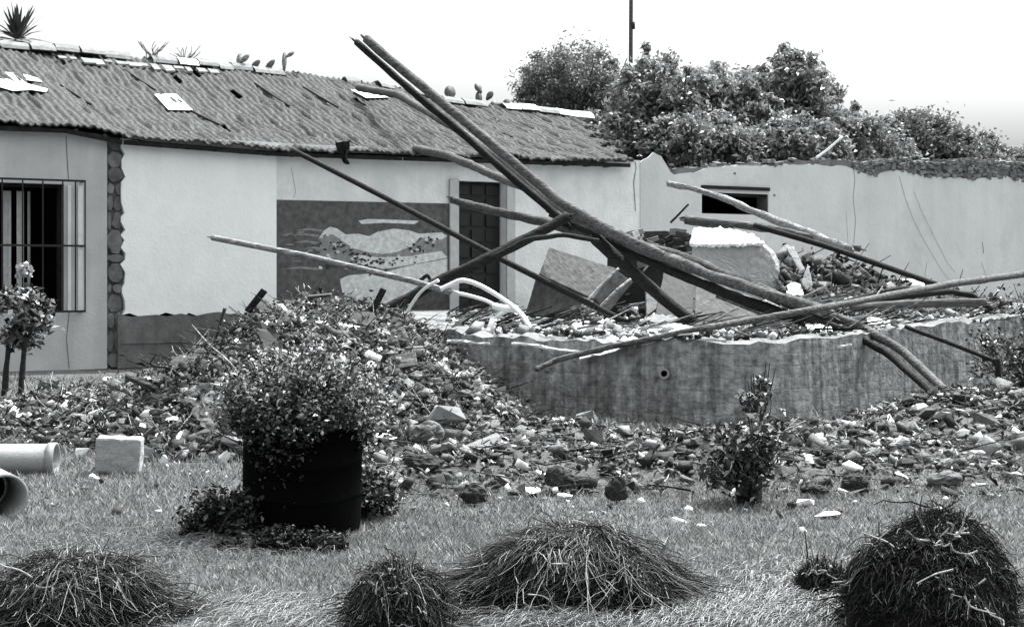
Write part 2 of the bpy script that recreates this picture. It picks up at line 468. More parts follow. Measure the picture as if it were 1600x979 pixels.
# left grey wall around the barred window
w = MB()
wx0, wz1 = wz(-95, 282); wx1, wz0 = wz(99, 487)
EAV = 4.02
w.wbox(tL - 4, wx0, 0, EAV, -0.35, 0.05)
w.wbox(wx1, t_p0, 0, EAV, -0.35, 0.05)
w.wbox(wx0, wx1, 0, wz0, -0.35, 0.05)
w.wbox(wx0, wx1, wz1, EAV, -0.35, 0.05)
ck = []
for px, pts in ((103, [(103, 212), (105, 250), (107, 281)]), (108, [(108, 488), (104, 530), (108, 575)])):
    q = [wz(a, b, 0.053) for a, b in pts]
    for (ta, za), (tb, zb) in zip(q, q[1:]):
        w.add([W(ta - .008, za, .054), W(ta + .008, za, .054), W(tb + .008, zb, .054), W(tb - .008, zb, .054)], [(0, 3, 2, 1)], 1)
w.build('wall', ['grey_plaster', 'crack'], house)
tag(house.children[-1], 'grey plastered wall around the barred window')

# exposed masonry strip
s_ = MB()
s_.wbox(t_p0, t_p1, 0, EAV, -0.35, -0.03)
z = 0.0
while z < EAV - 0.1:
    hh = min(random.uniform(0.14, 0.42), EAV - 0.02 - z)
    cut = random.uniform(.3, .7) if random.random() < .55 else 1.0
    for a_, b_ in ((0, cut), (cut, 1.0)):
        if b_ - a_ < .05: continue
        ta = t_p0 + (t_p1 - t_p0) * a_; tb = t_p0 + (t_p1 - t_p0) * b_
        rr = random.Random(int(z * 1000) + int(a_ * 10))
        poly = []
        for k in range(8):
            th = 2 * math.pi * (k + .5) / 8
            cx, sx = math.cos(th), math.sin(th); mm = max(abs(cx), abs(sx)) ** .75
            poly.append(((ta + tb) / 2 + cx / mm * (tb - ta) * rr.uniform(.38, .56), z + hh / 2 + sx / mm * hh * rr.uniform(.40, .54)))
        s_.wprism(poly, -.05, rr.uniform(-.005, .05))
    z += hh
s_.build('masonry_strip', 'masonry', house, bevel=0.02)

# white wall panel with ragged left and bottom edge
w = MB()
t0, t1 = t_p1, tpx(430)
left = []
zz = 0.92
while zz < EAV:
    left.append((t0 + random.uniform(-.06, .03), zz)); zz += random.uniform(.06, .16)
left.append((t0, EAV))
bot = []
tt = t0 + .1
while tt < t1 - .1:
    bot.append((tt, 0.93 + random.uniform(-.05, .04) - 0.02 * (tt - t0))); tt += random.uniform(.08, .2)
out = bot + [(t1, 0.88), (t1, EAV)] + left[::-1]
w.wprism(out, -0.35, 0.06)
w.build('wall', 'white_plaster', house)
tag(house.children[-1], 'bright white wall panel between the bare masonry strip and the mural')

# back wall with doorway
dx0, dz1 = wz(715, 282); dx1, _ = wz(790, 282)
w = MB()
w.wbox(t1, dx0, 0, EAV, -0.35, 0.0)
w.wbox(dx1, tEnd, 0, EAV, -0.35, 0.0)
w.wbox(dx0, dx1, dz1, EAV, -0.35, 0.0)
w.wbox(dx0, dx1, 0, FLOOR, -0.35, 0.0)
for pts, wd in (([(992, 252), (994, 262), (990, 285), (993, 330)], .012), ([(455, 262), (462, 300), (458, 310)], .004)):
    q = [wz(a, b, 0.003) for a, b in pts]
    for (ta, za), (tb, zb) in zip(q, q[1:]):
        w.add([W(ta - wd, za, .004), W(ta + wd, za, .004), W(tb + wd, zb, .004), W(tb - wd, zb, .004)], [(0, 3, 2, 1)], 1)
w.build('wall', ['aged_plaster', 'crack'], house)
tag(house.children[-1], 'off-white wall above the mural and around the doorway')

# plinth
w = MB()
pts = [(tpx(181), 0)] + [(tpx(470), 0), (tpx(470), .90)]
tt = tpx(470) - .15
while tt > tpx(190):
    pts.append((tt, .93 + random.uniform(-.05, .02))); tt -= random.uniform(.08, .25)
pts.append((tpx(181), .93))
w.wprism(pts, 0.06, 0.11)
w.wbox(tpx(186), tpx(460), 0.42, 0.45, 0.112, 0.125)
w.build('plinth', 'plinth', house)

# interior: room shell behind
w = MB()
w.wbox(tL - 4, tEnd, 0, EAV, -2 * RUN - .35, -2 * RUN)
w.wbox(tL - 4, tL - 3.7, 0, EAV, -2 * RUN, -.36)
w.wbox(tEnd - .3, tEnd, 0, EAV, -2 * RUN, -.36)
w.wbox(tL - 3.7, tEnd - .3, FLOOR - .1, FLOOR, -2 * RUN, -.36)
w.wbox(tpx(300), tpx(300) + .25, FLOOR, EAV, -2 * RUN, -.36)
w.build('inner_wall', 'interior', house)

# barred window: opening frame, projecting grille, curtains
wf = MB()
wf.wbox(wx0, wx1, wz1 - .06, wz1, -.2, -.1); wf.wbox(wx0, wx1, wz0, wz0 + .06, -.2, -.1)
wf.wbox(wx1 - .06, wx1, wz0 + .06, wz1 - .06, -.2, -.1); wf.wbox(wx0, wx0 + .06, wz0 + .06, wz1 - .06, -.2, -.1)
win = wf.build('window', 'wood_dark', house)
g = MB()
gd = 0.26
gx1, gz1 = wz(133, 283, gd); _, gz0 = wz(133, 486, gd)
gx0 = wx0 - .3
_, gzm = wz(120, 384, gd)
for z in (gz0, gzm, gz1):
    g.wbox(gx0, gx1, z - .018, z + .018, gd - .012, gd + .012)
    g.wbox(gx1 - .018, gx1 + .018, z - .015, z + .015, .05, gd - .012)
for t in [gx1, tpx(118, gd), tpx(98, gd)] + [tpx(98, gd) - .33 * k for k in range(1, 7)]:
    g.tube([W(t, gz0, gd), W(t, gz1, gd)], .013, seg=6)
g.build('window_grille', 'iron', win)
sh = MB()
sh.wbox(tpx(104), tpx(109), wz0 + .02, wz1 - .02, .052, .085)
sh.wbox(tpx(120), tpx(127), wz0 + .02, wz1 - .02, .052, .085)
sh.build('shutter_batten', 'aged_plaster', win)
c = MB()
for a, b in ((5, 18), (26, 38), (43, 48)):
    ta, tb = tpx(a, -.3), tpx(b, -.3)
    n = 6
    zt, zb = wz1 - .12, wz0 + .25
    vs = []
    for k in range(n + 1):
        t = ta + (tb - ta) * k / n; dd = -.3 + .03 * math.sin(k * 1.9)
        vs += [W(t, zb, dd), W(t, zt, dd)]
    c.add(vs, [(2 * k, 2 * k + 2, 2 * k + 3, 2 * k + 1) for k in range(n)])
c.build('curtain', 'curtain', win)

# mural
mu = MB()
def wpoly(pix, d, mi):
    pts = [wz(a, b, d) for a, b in pix]
    mu.add([W(t, z, d) for t, z in pts], [tuple(range(len(pts)))[::-1]], mi)
r = [wz(a, b) for a, b in ((432, 312), (701, 318), (701, 498), (432, 498))]
mu.wprism([r[3], r[2], r[1], r[0]], 0.001, 0.010, 0)
for yy, x0_, x1_ in ((360, 462, 505), (368, 452, 500), (379, 458, 500), (389, 470, 512), (401, 478, 520), (420, 440, 500)):
    wpoly([(x0_, yy), ((x0_ + x1_) / 2, yy - 4), (x1_, yy - 1), (x1_ - 4, yy + 2), ((x0_ + x1_) / 2, yy - .5)], .0125, 1)
wpoly([(560, 345), (575, 342), (610, 343), (655, 345), (648, 350), (600, 348), (565, 350)], .013, 2)
wpoly([(500, 372), (520, 362), (560, 385), (600, 398), (640, 388), (660, 372), (698, 366), (699, 405), (650, 415), (600, 422), (540, 415), (500, 396)], .013, 1)
wpoly([(497, 374), (506, 360), (516, 354), (527, 357), (540, 366), (560, 365), (577, 369), (590, 362), (615, 357), (640, 360), (655, 365), (690, 363), (699, 369), (690, 374), (656, 371), (645, 384), (622, 393), (600, 397), (575, 394), (550, 387), (535, 376), (520, 366), (508, 366)], .016, 2)
wpoly([(600, 398), (640, 390), (665, 378), (695, 372), (699, 405), (660, 414), (620, 418)], .0145, 4 if False else 1)
wpoly([(560, 398), (590, 402), (640, 400), (690, 392), (699, 402), (650, 412), (600, 420), (560, 412)], .0155, 2)
wpoly([(533, 448), (531, 436), (545, 430), (600, 425), (640, 415), (699, 404), (699, 446), (668, 455), (640, 466), (610, 475), (575, 472), (545, 463), (536, 462)], .016, 2)
wpoly([(430, 480), (445, 470), (480, 476), (530, 468), (536, 462), (575, 472), (610, 475), (640, 466), (668, 455), (699, 446), (699, 496), (432, 496)], .0185, 3)
rs = random.Random(5)
def spot(a, b, w_, h_, mi):
    pts = []
    for k in range(7):
        th = 2 * math.pi * k / 7
        pts.append((a + math.cos(th) * w_ * rs.uniform(.6, 1.2), b + math.sin(th) * h_ * rs.uniform(.6, 1.2)))
    wpoly(pts, .020 + .0004 * rs.random() * 10, mi)
for k in range(95):
    u = rs.random(); a = 500 + 185 * u
    b = 374 + 34 * math.sin(math.pi * min(1, u * 1.05)) + rs.gauss(0, 7)
    spot(a, b, rs.uniform(1.5, 4.0), rs.uniform(1.2, 2.8), 4 if rs.random() < .72 else 2)
for k in range(26):
    spot(rs.uniform(500, 590), rs.uniform(402, 420), rs.uniform(2, 5), rs.uniform(1.5, 3), 4 if rs.random() < .6 else 2)
for k in range(14):
    spot(rs.uniform(445, 500), rs.uniform(358, 410), rs.uniform(4, 9), rs.uniform(1, 2), 1)
spot(580, 454, 4, 2.5, 4)
mu.build('mural', ['mural_dark', 'mural_mid', 'mural_pale', 'panel_grey', 'mural_spot'], house)

# door frame and dark panelled leaf
df = MB()
jz = dz1
df.wbox(tpx(701), dx0, FLOOR, jz + .03, .0215, .06)
df.wbox(dx1, tpx(803), FLOOR, jz + .03, .0215, .06)
fr = df.build('door_frame', 'paint_grey', house, bevel=.006)
dl = MB()
dl.wbox(dx0 + .02, dx1 - .02, FLOOR, jz - .02, -.26, -.20)
for r_ in range(8):
    for c_ in range(3):
        ww = (dx1 - dx0 - .1) / 3
        ta = dx0 + .05 + c_ * ww
        za = FLOOR + .06 + r_ * .31
        dl.wbox(ta + .03, ta + ww - .03, za + .03, min(za + .27, jz - .06), -.199, -.185 + .03 * rs.random())
dl.build('door', 'dark_wood_door', house, bevel=.008)

# roof
ridge_px = [(-160, 56), (0, 70), (90, 78), (200, 90), (330, 103), (470, 117), (600, 134), (690, 157), (770, 167), (850, 173), (906, 182)]
rt = []; rz = []
for a, b in ridge_px:
    t, z = wz(a, b, -RUN); rt.append(t); rz.append(z)
rt = np.array(rt); rz = np.array(rz)
OH = 0.28
ev = np.array([wz(a, b, OH) for a, b in [(-160, 182), (0, 192), (150, 198), (190, 214), (430, 233), (700, 243), (990, 252)]])
def roofz(t, s):                       # s 0 = eave, 1 = ridge
    a = np.interp(t, ev[:, 0], ev[:, 1]) + 0.0
    b = np.interp(t, rt, rz)
    sag = -0.10 * np.sin(np.pi * s) * (1 + .5 * np.sin(t * .7))
    return a + (b - a) * s + sag
def roofp(t, s, up=0.0):
    d = OH + (-RUN - OH) * s
    p = W(float(t), float(roofz(t, s)) + up, d)
    return p
def roofpix(px, py):
    lo, hi = 0.0, 1.0
    for _ in range(30):
        s = (lo + hi) / 2
        t = tpx(px, OH + (-RUN - OH) * s)
        p = roofp(t, s)
        yy = HZ - (p.z - CH) / p.y * F
        if yy > py: lo = s
        else: hi = s
    return t, s
def roof_surface(name, back=False):
    per = 0.14; ncol = int((tEnd + 2.3 - (tL - 4)) / per)
    n = ncol * 6; ns = 56
    T = np.linspace(tL - 4, tL - 4 + ncol * per, n + 1); S = np.linspace(0, 1, ns + 1)
    TT, SS = np.meshgrid(T, S)
    colr = rng.normal(0, 1, (ncol + 2, 20))
    ci = np.clip(((TT - T[0]) / per).astype(int), 0, ncol)
    row = np.clip((SS * 14).astype(int), 0, 19)
    ph = (TT - T[0]) / per * 2 * np.pi
    step = (SS * 14) % 1.0
    prof = 0.020 * np.cos(ph) + 0.022 * (1 - step) + 0.016 * colr[ci, row]
    lump = 0.045 * wav(TT, SS * 5.2, 1.8) + 0.012 * wav(TT * 5, SS * 26, 1.8)
    Z = roofz(TT, SS) + prof + lump
    Dd = OH + (-RUN - OH) * SS
    if back: Dd = -RUN - (RUN + OH) * (1 - SS)
    # broken right end
    tmax = tpx(978, OH) + (rt[-1] - tpx(978, OH)) * SS + 0.25 * np.sin(SS * 31) + .12 * np.sin(SS * 77)
    jag = 0.04 * np.sin(ph * .37) + .02 * np.sin(ph * .11)
    Dd = Dd + (SS < .001) * jag
    V = np.stack([W0.x + U.x * TT + NO.x * Dd, W0.y + U.y * TT + NO.y * Dd, Z], -1).reshape(-1, 3)
    nx = n + 1
    I, J = np.meshgrid(np.arange(ns), np.arange(n), indexing='ij')
    keep = (TT[:-1, 1:] < tmax[:-1, 1:]) | back * (TT[:-1, 1:] < tEnd + .3)
    # a few missing tiles
    hole = rng.random((ncol + 1, 20)) < 0.012
    hm = hole[ci[:-1, :-1], row[:-1, :-1]]
    if not back: keep &= ~hm
    i = (I * nx + J)[keep]
    Fq = np.stack([i, i + 1, i + nx + 1, i + nx], 1)
    if back: Fq = Fq[:, ::-1]
    o = npmesh(name, V, Fq, np.zeros(len(Fq)), ['roof'], parent=house)
    m = o.modifiers.new('thick', 'SOLIDIFY'); m.thickness = 0.03; m.offset = -1
    return o
roof = roof_surface('roof')
roof_surface('roof', True)
# boarding under the tiles keeps the rooms dark
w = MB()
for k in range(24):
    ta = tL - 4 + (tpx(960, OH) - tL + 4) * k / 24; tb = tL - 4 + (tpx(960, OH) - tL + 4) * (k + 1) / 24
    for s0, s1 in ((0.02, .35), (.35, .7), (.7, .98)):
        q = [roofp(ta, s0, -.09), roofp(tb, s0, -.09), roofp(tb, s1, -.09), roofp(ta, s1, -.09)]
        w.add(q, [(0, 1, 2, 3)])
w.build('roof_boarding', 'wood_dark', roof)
# eave board and rafter ends
w = MB()
segs = [(tL - 4, tpx(185)), (tpx(188), tpx(400)), (tpx(402), tpx(620)), (tpx(623), tpx(800)), (tpx(803), tpx(975))]
for a, b in segs:
    n = 8
    for k in range(n):
        ta, tb = a + (b - a) * k / n, a + (b - a) * (k + 1) / n
        za, zb = float(roofz(ta, 0)), float(roofz(tb, 0))
        w.hexa([W(ta, za - .12, OH - .05), W(tb, zb - .12, OH - .05), W(tb, zb - .12, OH - .10), W(ta, za - .12, OH - .10),
                W(ta, za - .045, OH - .05), W(tb, zb - .045, OH - .05), W(tb, zb - .045, OH - .10), W(ta, za - .045, OH - .10)])
w.build('eave_board', 'wood_dark', roof)
for k in range(34):
    t = tL - 1.5 + k * .5
    if t > tpx(965): break
    z = float(roofz(t, 0.03)) - .13
    rr = MB(); rr.wbox(t - .03, t + .03, z - .035, z + .035, -.3, OH - .10)
    rr.build('rafter', 'wood', roof)
# pale repair sheets
for pix in ([(-8, 130), (12, 130), (52, 146), (20, 148), (-8, 140)], [(8, 119), (20, 120), (42, 137), (75, 145), (72, 150), (46, 146), (28, 137)], [(36, 122), (58, 128), (66, 134), (42, 131)],
            [(241, 153), (276, 153), (301, 178), (263, 177)], [(548, 145), (585, 147), (610, 157), (572, 158)]):
    q = []
    for a, b in pix:
        t, s = roofpix(a, b); q.append(roofp(t, s, .075))
    w = MB(); w.prism(q, (0, 0, -.012)); w.build('roof_sheet', 'pale_sheet', roof)
# raised dark rods put in for the dark gaps between roof sheets
for (a, b), (c_, d_) in (((194, 113), (341, 199)), ((95, 138), (142, 168)), ((398, 134), (452, 170)), ((474, 140), (528, 172))):
    t, s = roofpix(a, b); p = roofp(t, s, .05); t2, s2 = roofpix(c_, d_); p2 = roofp(t2, s2, .05)
    pm = [roofp(t + (t2 - t) * k / 5, s + (s2 - s) * k / 5, .055) for k in range(6)]
    w = MB(); w.tube(pm, .022, seg=6, sub=1); w.build('roof_gap_rod', 'wood_dark', roof)
# ridge capping: mortared pieces, many missing
t = rt[0] - 1
while t < rt[-1] - .2:
    ln = random.uniform(.3, .6)
    px_here = 800 + (W(t, 0, -RUN).x / W(t, 0, -RUN).y) * F
    prob = .8 if px_here < 345 else (.5 if px_here < 700 else .75)
    if random.random() < prob:
        pale = (120 < px_here < 345 or px_here > 735) and random.random() < .33
        w = MB(); n = 5
        z0 = float(roofz(t, 1)); z1 = float(roofz(t + ln, 1)); jit = random.uniform(-.02, .03)
        vs = []
        wd = random.uniform(.20, .34)
        for (tt, z) in ((t, z0), (t + ln - .02, z1)):
            for k in range(n + 1):
                th = math.pi * k / n
                vs.append(W(tt, z + .02 + jit + .085 * math.sin(th) - .10 * abs(math.cos(th)), -RUN + wd * math.cos(th)))
        w.add(vs, [(k, k + 1, n + 2 + k, n + 1 + k) for k in range(n)])
        o = w.build('ridge_tile', 'chunk_white' if pale else 'mortar', roof)
        m = o.modifiers.new('thick', 'SOLIDIFY'); m.thickness = .025
    t += ln
w = MB()
t, s = roofpix(150, 112)
for k in range(14):     # loose mortar strip below the left ridge
    ta, sa = roofpix(90 + k * 18, 92 + k * 1.55); tb, sb = roofpix(104 + k * 18, 93.5 + k * 1.55)
    if random.random() < .35: continue
    hgt_ = random.uniform(.012, .06); tb = ta + (tb - ta) * random.uniform(.6, 1.6)
    q = [roofp(ta, sa - hgt_, .06), roofp(tb, sb - hgt_ * .8, .06), roofp(tb, sb, .07), roofp(ta, sa, .07)]
    w = MB(); w.prism(q, (0, 0, -.03)); w.build('mortar_piece', 'mortar', roof)

# ------------------------------------------------------------------ broken wall continuing to the right
bw_ = thing('broken_wall', W(tpx(1250), 0, 0), 'long pale roofless wall with crumbling top and dark window hole, right of the roof', 'wall')
tR = tpx(1760)
core_top = [(1000, 262), (1030, 250), (1060, 266), (1100, 262), (1180, 258), (1250, 252), (1300, 250), (1340, 254), (1400, 250), (1460, 254), (1520, 252), (1580, 254), (1640, 254), (1700, 262), (1760, 262)]
ox0, oz1 = wz(1096, 300); ox1, oz0 = wz(1200, 336)
def topline(pix, step, amp, seed):
    r_ = random.Random(seed); pts = [wz(a, b) for a, b in pix]
    ts = [p[0] for p in pts]; zs = [p[1] for p in pts]; out = []; t = ts[0]
    while t < ts[-1]:
        out.append((t, float(np.interp(t, ts, zs)) + r_.uniform(-amp, amp))); t += r_.uniform(step * .5, step * 1.5)
    out.append((ts[-1], zs[-1])); return out
def banded(mb, top, d0, d1, mi=0):
    a, b = top[0][0], top[-1][0]
    zz0, zz1 = oz0, oz1
    l = [p for p in top if p[0] < ox0]; m_ = [p for p in top if ox0 < p[0] < ox1]; r__ = [p for p in top if p[0] > ox1]
    ti = lambda t: float(np.interp(t, [p[0] for p in top], [p[1] for p in top]))
    mb.wprism([(a, 0), (ox0, 0), (ox0, ti(ox0))] + l[::-1], d0, d1, mi)
    mb.wprism([(ox0, zz1), (ox1, zz1), (ox1, ti(ox1))] + m_[::-1] + [(ox0, ti(ox0))], d0, d1, mi)
    mb.wprism([(ox0, 0), (ox1, 0), (ox1, zz0), (ox0, zz0)], d0, d1, mi)
    mb.wprism([(ox1, 0), (b, 0)] + r__[::-1] + [(ox1, ti(ox1))], d0, d1, mi)
w = MB(); banded(w, topline(core_top, .22, .05, 3), -.38, -.022); w.build('masonry_core', 'masonry', bw_)
pl_top = [(1000, 252), (1012, 245), (1026, 236), (1036, 250), (1050, 272), (1070, 272), (1092, 268), (1105, 262), (1180, 259), (1250, 257), (1275, 257), (1330, 261), (1345, 270), (1370, 272), (1385, 265), (1420, 268), (1450, 275), (1500, 277), (1530, 280), (1570, 276), (1600, 282), (1680, 286), (1760, 288)]
w = MB(); banded(w, topline(pl_top, .16, .025, 4), -.02, .012)
def crack(mb, pts, wd, d, mi):
    q = [wz(a, b, d) for a, b in pts]
    for (ta, za), (tb, zb) in zip(q, q[1:]):
        mb.add([W(ta - wd, za, d), W(ta + wd, za, d), W(tb + wd, zb, d), W(tb - wd, zb, d)], [(0, 3, 2, 1)], mi)
for pts, wd in (([(1333, 262), (1336, 280), (1333, 310), (1337, 345), (1334, 380)], .007), ([(1322, 330), (1325, 380)], .004),
                ([(1405, 275), (1416, 315), (1428, 345), (1446, 380), (1470, 420), (1482, 436)], .006),
                ([(1428, 300), (1440, 330), (1462, 375), (1480, 410), (1492, 425)], .005),
                ([(1535, 378), (1537, 396)], .012), ([(1533, 410), (1541, 430)], .006), ([(1448, 410), (1443, 445)], .006), ([(1540, 275), (1600, 290)], .005)):
    crack(w, pts, wd, .0155, 1)
for a, b in ((1148, 271), (1210, 305)):
    t, z = wz(a, b, .0155); w.add([W(t + .045 * math.cos(k), z + .03 * math.sin(k), .016) for k in (0, 1.2, 2.3, 3.4, 4.5, 5.5)], [(5, 4, 3, 2, 1, 0)], 1)
w.build('plaster_skin', ['right_plaster', 'crack'], bw_)
w = MB(); w.wbox(ox0 - .02, ox1 + .02, wz(1140, 295)[1] - .02, wz(1140, 291)[1], .018, .05)
w.wbox(ox0, ox1, oz1 - .06, oz1 - .002, -.3, -.05)
w.build('lintel', 'wood_dark', bw_)
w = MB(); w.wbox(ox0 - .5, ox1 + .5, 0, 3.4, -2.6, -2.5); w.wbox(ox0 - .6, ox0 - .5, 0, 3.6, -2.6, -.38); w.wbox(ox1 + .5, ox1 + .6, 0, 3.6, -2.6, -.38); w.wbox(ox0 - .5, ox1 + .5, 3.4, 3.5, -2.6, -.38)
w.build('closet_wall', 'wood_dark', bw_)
# stones lying on the broken wall top
w = MB()
for k in range(150):
    px = random.uniform(1030, 1720)
    t = tpx(px); z = float(np.interp(t, [wz(a, b)[0] for a, b in core_top], [wz(a, b)[1] for a, b in core_top]))
    sz = random.uniform(.05, .16)
    w.box(W(t, z + random.uniform(-.03, .06), random.uniform(-.33, -.05)), (sz * random.uniform(1, 1.8), sz, sz * random.uniform(.5, .9)),
          Matrix.Rotation(random.uniform(0, 3), 3, 'Z') @ Matrix.Rotation(random.uniform(-.4, .4), 3, 'X'))
for k in range(420):
    px = random.uniform(1335, 1750); t = tpx(px)
    za = float(np.interp(t, [wz(a, b)[0] for a, b in pl_top], [wz(a, b)[1] for a, b in pl_top])); zb = float(np.interp(t, [wz(a, b)[0] for a, b in core_top], [wz(a, b)[1] for a, b in core_top]))
    sz = random.uniform(.05, .13); z = random.uniform(za - .03, zb)
    w.box(W(t, z, -.02), (sz * random.uniform(1, 1.8), random.uniform(.05, .14), sz * random.uniform(.5, .9)), Matrix.Rotation(.55 + random.uniform(-.3, .3), 3, 'Z') @ Matrix.Rotation(random.uniform(-.3, .3), 3, 'Y'))
w.build('loose_stones', 'masonry', bw_, bevel=.012)

# ------------------------------------------------------------------ low wall carrying the ruined floor
lw = thing('low_wall', (2.4, 16.4, 0), 'low grey brick retaining wall with whitish broken top, holding the ruined floor', 'low wall')
back1 = W(tpx(1500), 0, .02); back0 = W(tpx(471), 0, .02)
# rounded corner list
def bez(a, b, c, n):
    return [a * (1 - t) ** 2 + b * 2 * t * (1 - t) + c * t * t for t in [i / n for i in range(n + 1)]]
front = bez(A_, Vector((-1.6, 19.6, 0)), B_, 6) + bez(B_.lerp(C_, .04), B_.lerp(C_, .35), B_.lerp(C_, .66), 10) + bez(B_.lerp(C_, .66), C_, C_.lerp(D_, .36), 10)[1:] \
    + bez(C_.lerp(D_, .36), C_.lerp(D_, .65), C_.lerp(D_, .95), 8)[1:] + bez(C_.lerp(D_, .95), D_, D_.lerp(E_, .1), 3)[1:] + [D_.lerp(E_, .25), D_.lerp(E_, .45), D_.lerp(E_, .7), E_]
def topz(p, k):
    base = np.interp(p.x, [-2.4, -0.5, 0.6, 1.6, 2.45, 3.4, 4.6, 6, 9], [1.0, .88, .84, .88, .86, .90, .94, 1.0, 1.02])
    return float(base) + .05 * mnoise.noise(Vector((p.x * 2.1, p.y, 0))) + .04 * abs(mnoise.noise(Vector((p.x * 8, p.y * 8, 3)))) + random.uniform(-.022, .022)
nf = []
for a, b in zip(front, front[1:]):
    n = max(1, int((b - a).length / .1))
    for i in range(n): nf.append(a.lerp(b, i / n))
nf.append(front[-1]); front = nf
w = MB(); n = len(front); tz = [topz(p, k) for k, p in enumerate(front)]
rows = 10; vs = []
for p, z in zip(front, tz):
    for r_ in range(rows + 1):
        zz = -0.05 + (z + .05) * r_ / rows
        q = Vector((p.x, p.y, 0)) + Vector((0, .02 * mnoise.noise(Vector((p.x * 3, zz * 4, 2))) - .015 * mnoise.noise(Vector((p.x * 9, zz * 9, 7))) + .05 * (zz - .5), zz))
        vs.append(q)
w.add(vs, [(k * (rows + 1) + r_, (k + 1) * (rows + 1) + r_, (k + 1) * (rows + 1) + r_ + 1, k * (rows + 1) + r_ + 1) for k in range(n - 1) for r_ in range(rows)])
# a sturdy top course going back 0.3 m
w.build('wall_face', 'low_wall', lw, smooth=True)
w = MB(); vs = []
for p, z in zip(front, tz):
    a = Vector((p.x, p.y + .05 * (z - .5), z)); inward = (Vector((3.5, 24, 0)) - p).normalized()
    vs += [a, a + inward * .16 + Vector((0, 0, .03 + random.uniform(-.02, .02))), a + inward * .34 + Vector((0, 0, random.uniform(-.02, .02)))]
w.add(vs, [(3 * k + j, 3 * k + 3 + j, 3 * k + 4 + j, 3 * k + 1 + j) for k in range(n - 1) for j in range(2)])
w.build('wall_top', 'slab_top', lw)
w = MB()
deck = [Vector((p.x, p.y, z - .03)) + (Vector((3.5, 24, 0)) - p).normalized() * .2 for p, z in zip(front, tz)]
bk = [W(t, FLOOR, .02) for t in np.linspace(tpx(1755), tpx(471), 12)]
cen = Vector((3.0, 24.0, FLOOR))
ring = deck + bk
w.add(ring + [cen], [(i, (i + 1) % len(ring), len(ring)) for i in range(len(ring))])
w.build('ruined_floor', 'slab_top', lw)
# kerb line at the left end (600,503)-(775,515)
w = MB()
for (a, b), (c_, d_) in (((600, 503), (690, 507)), ((690, 507), (778, 514)), ((800, 536), (905, 549)), ((700, 533), (765, 536)), ((1240, 552), (1330, 538))):
    Ya = 20.2 if b < 520 else 17.7
    p, q = at(a, b, Ya), at(c_, d_, Ya - .3 if b < 520 else Ya - .5)
    w.tube([p, p.lerp(q, .3) + Vector((0, 0, .01)), p.lerp(q, .7) - Vector((0, 0, .008)), q], .020, .014, seg=5, rough=.9)
w.build('plaster_edge', 'chunk_white', lw)
# round pipe end in the face of the wall
w = MB(); pc = atz(1037, 583, .52); pc = at(1037, 583, 16.55)
vs = []; ns = 20
for r_, dy in ((.058, 0), (.058, -.05), (.036, -.05), (.036, .0)):
    vs += [pc + Vector((math.cos(2 * math.pi * k / ns) * r_, dy, math.sin(2 * math.pi * k / ns) * r_)) for k in range(ns)]
w.add(vs, [(j * ns + k, j * ns + (k + 1) % ns, (j + 1) * ns + (k + 1) % ns, (j + 1) * ns + k) for j in range(3) for k in range(ns)])
w.add([pc + Vector((math.cos(2 * math.pi * k / ns) * .037, -.01, math.sin(2 * math.pi * k / ns) * .037)) for k in range(ns)], [tuple(range(ns))], 1)
w.tube([pc + Vector((0, 0, 0)), pc + Vector((0, .5, 0))], .05, seg=10)
w.build('drain_pipe', ['steel_pale', 'black_plastic'], lw)

# ------------------------------------------------------------------ fallen poles and beams
def kink(pts, amt):
    """subdivide and make slightly crooked, as cut branches are"""
    out = []; sd = random.uniform(0, 50)
    L = sum((b - a).length for a, b in zip(pts, pts[1:]))
    for a, b in zip(pts, pts[1:]):
        n = max(2, int((b - a).length / .45))
        for i in range(n):
            p = a.lerp(b, i / n); q = p * 1.1 + Vector((sd, 0, 0))
            w_ = min(.035, .07 * amt)
            out.append(p + Vector((mnoise.noise(q), mnoise.noise(q + Vector((9, 3, 1))), mnoise.noise(q + Vector((3, 7, 5))))) * w_)
    out.append(pts[-1])
    return out
def pole(name, pix, r0, r1, mat, label, cat='pole', group=None, rough=.2, seg=9, mats2=None):
    """pix: (px, py, depth)"""
    pts = [at(*p) for p in pix]
    w = MB(); w.tube(kink(pts, rough), r0, r1, seg=seg, rough=rough, sub=3)
    if r0 > .038:
        for e_, n_, rr_ in ((pts[0], pts[1], r0), (pts[-1], pts[-2], r1)):
            d_ = (e_ - n_).normalized()
            for _ in range(5):
                off = Vector((random.uniform(-1, 1), random.uniform(-1, 1), random.uniform(-1, 1))) * rr_ * .55
                w.tube([e_ - d_ * .06 + off, e_ + d_ * random.uniform(.03, .12) + off * .8], rr_ * .32, rr_ * .08, seg=4)
    end = min(pts, key=lambda p: p.z)
    o = w.build(name, mat, origin=end, smooth=True)
    return tag(o, label, cat, group)
G_ = 'fallen poles of the collapsed porch roof'
pole('wooden_pole', [(572, 60, 22), (872, 313, 20.7), (960, 364, 20.1), (1062, 412, 19.7)], .066, .07, 'wood', 'long thick grey pole, upper one of the pair rising highest into the sky', group=G_)
pole('wooden_pole', [(885, 336, 20.8), (1010, 392, 20.0), (1150, 446, 18.9), (1292, 488, 18)], .06, .075, 'wood', 'thick crooked pole carrying on from the highest pair to the low wall corner', group=G_, rough=.5)
pole('wooden_pole', [(862, 333, 21.2), (1000, 402, 20.2), (1150, 466, 19.0), (1290, 512, 18.1)], .05, .07, 'wood_dark', 'dark pole standing in for the shaded underside of the thick crooked pole', group=G_, rough=.4)  # near-black colour paints the shaded underside of the pole above
pole('wooden_pole', [(556, 66, 22.1), (885, 350, 20.9)], .05, .058, 'wood_dark', 'dark pole running just under the highest pole, forming its pair', group=G_)
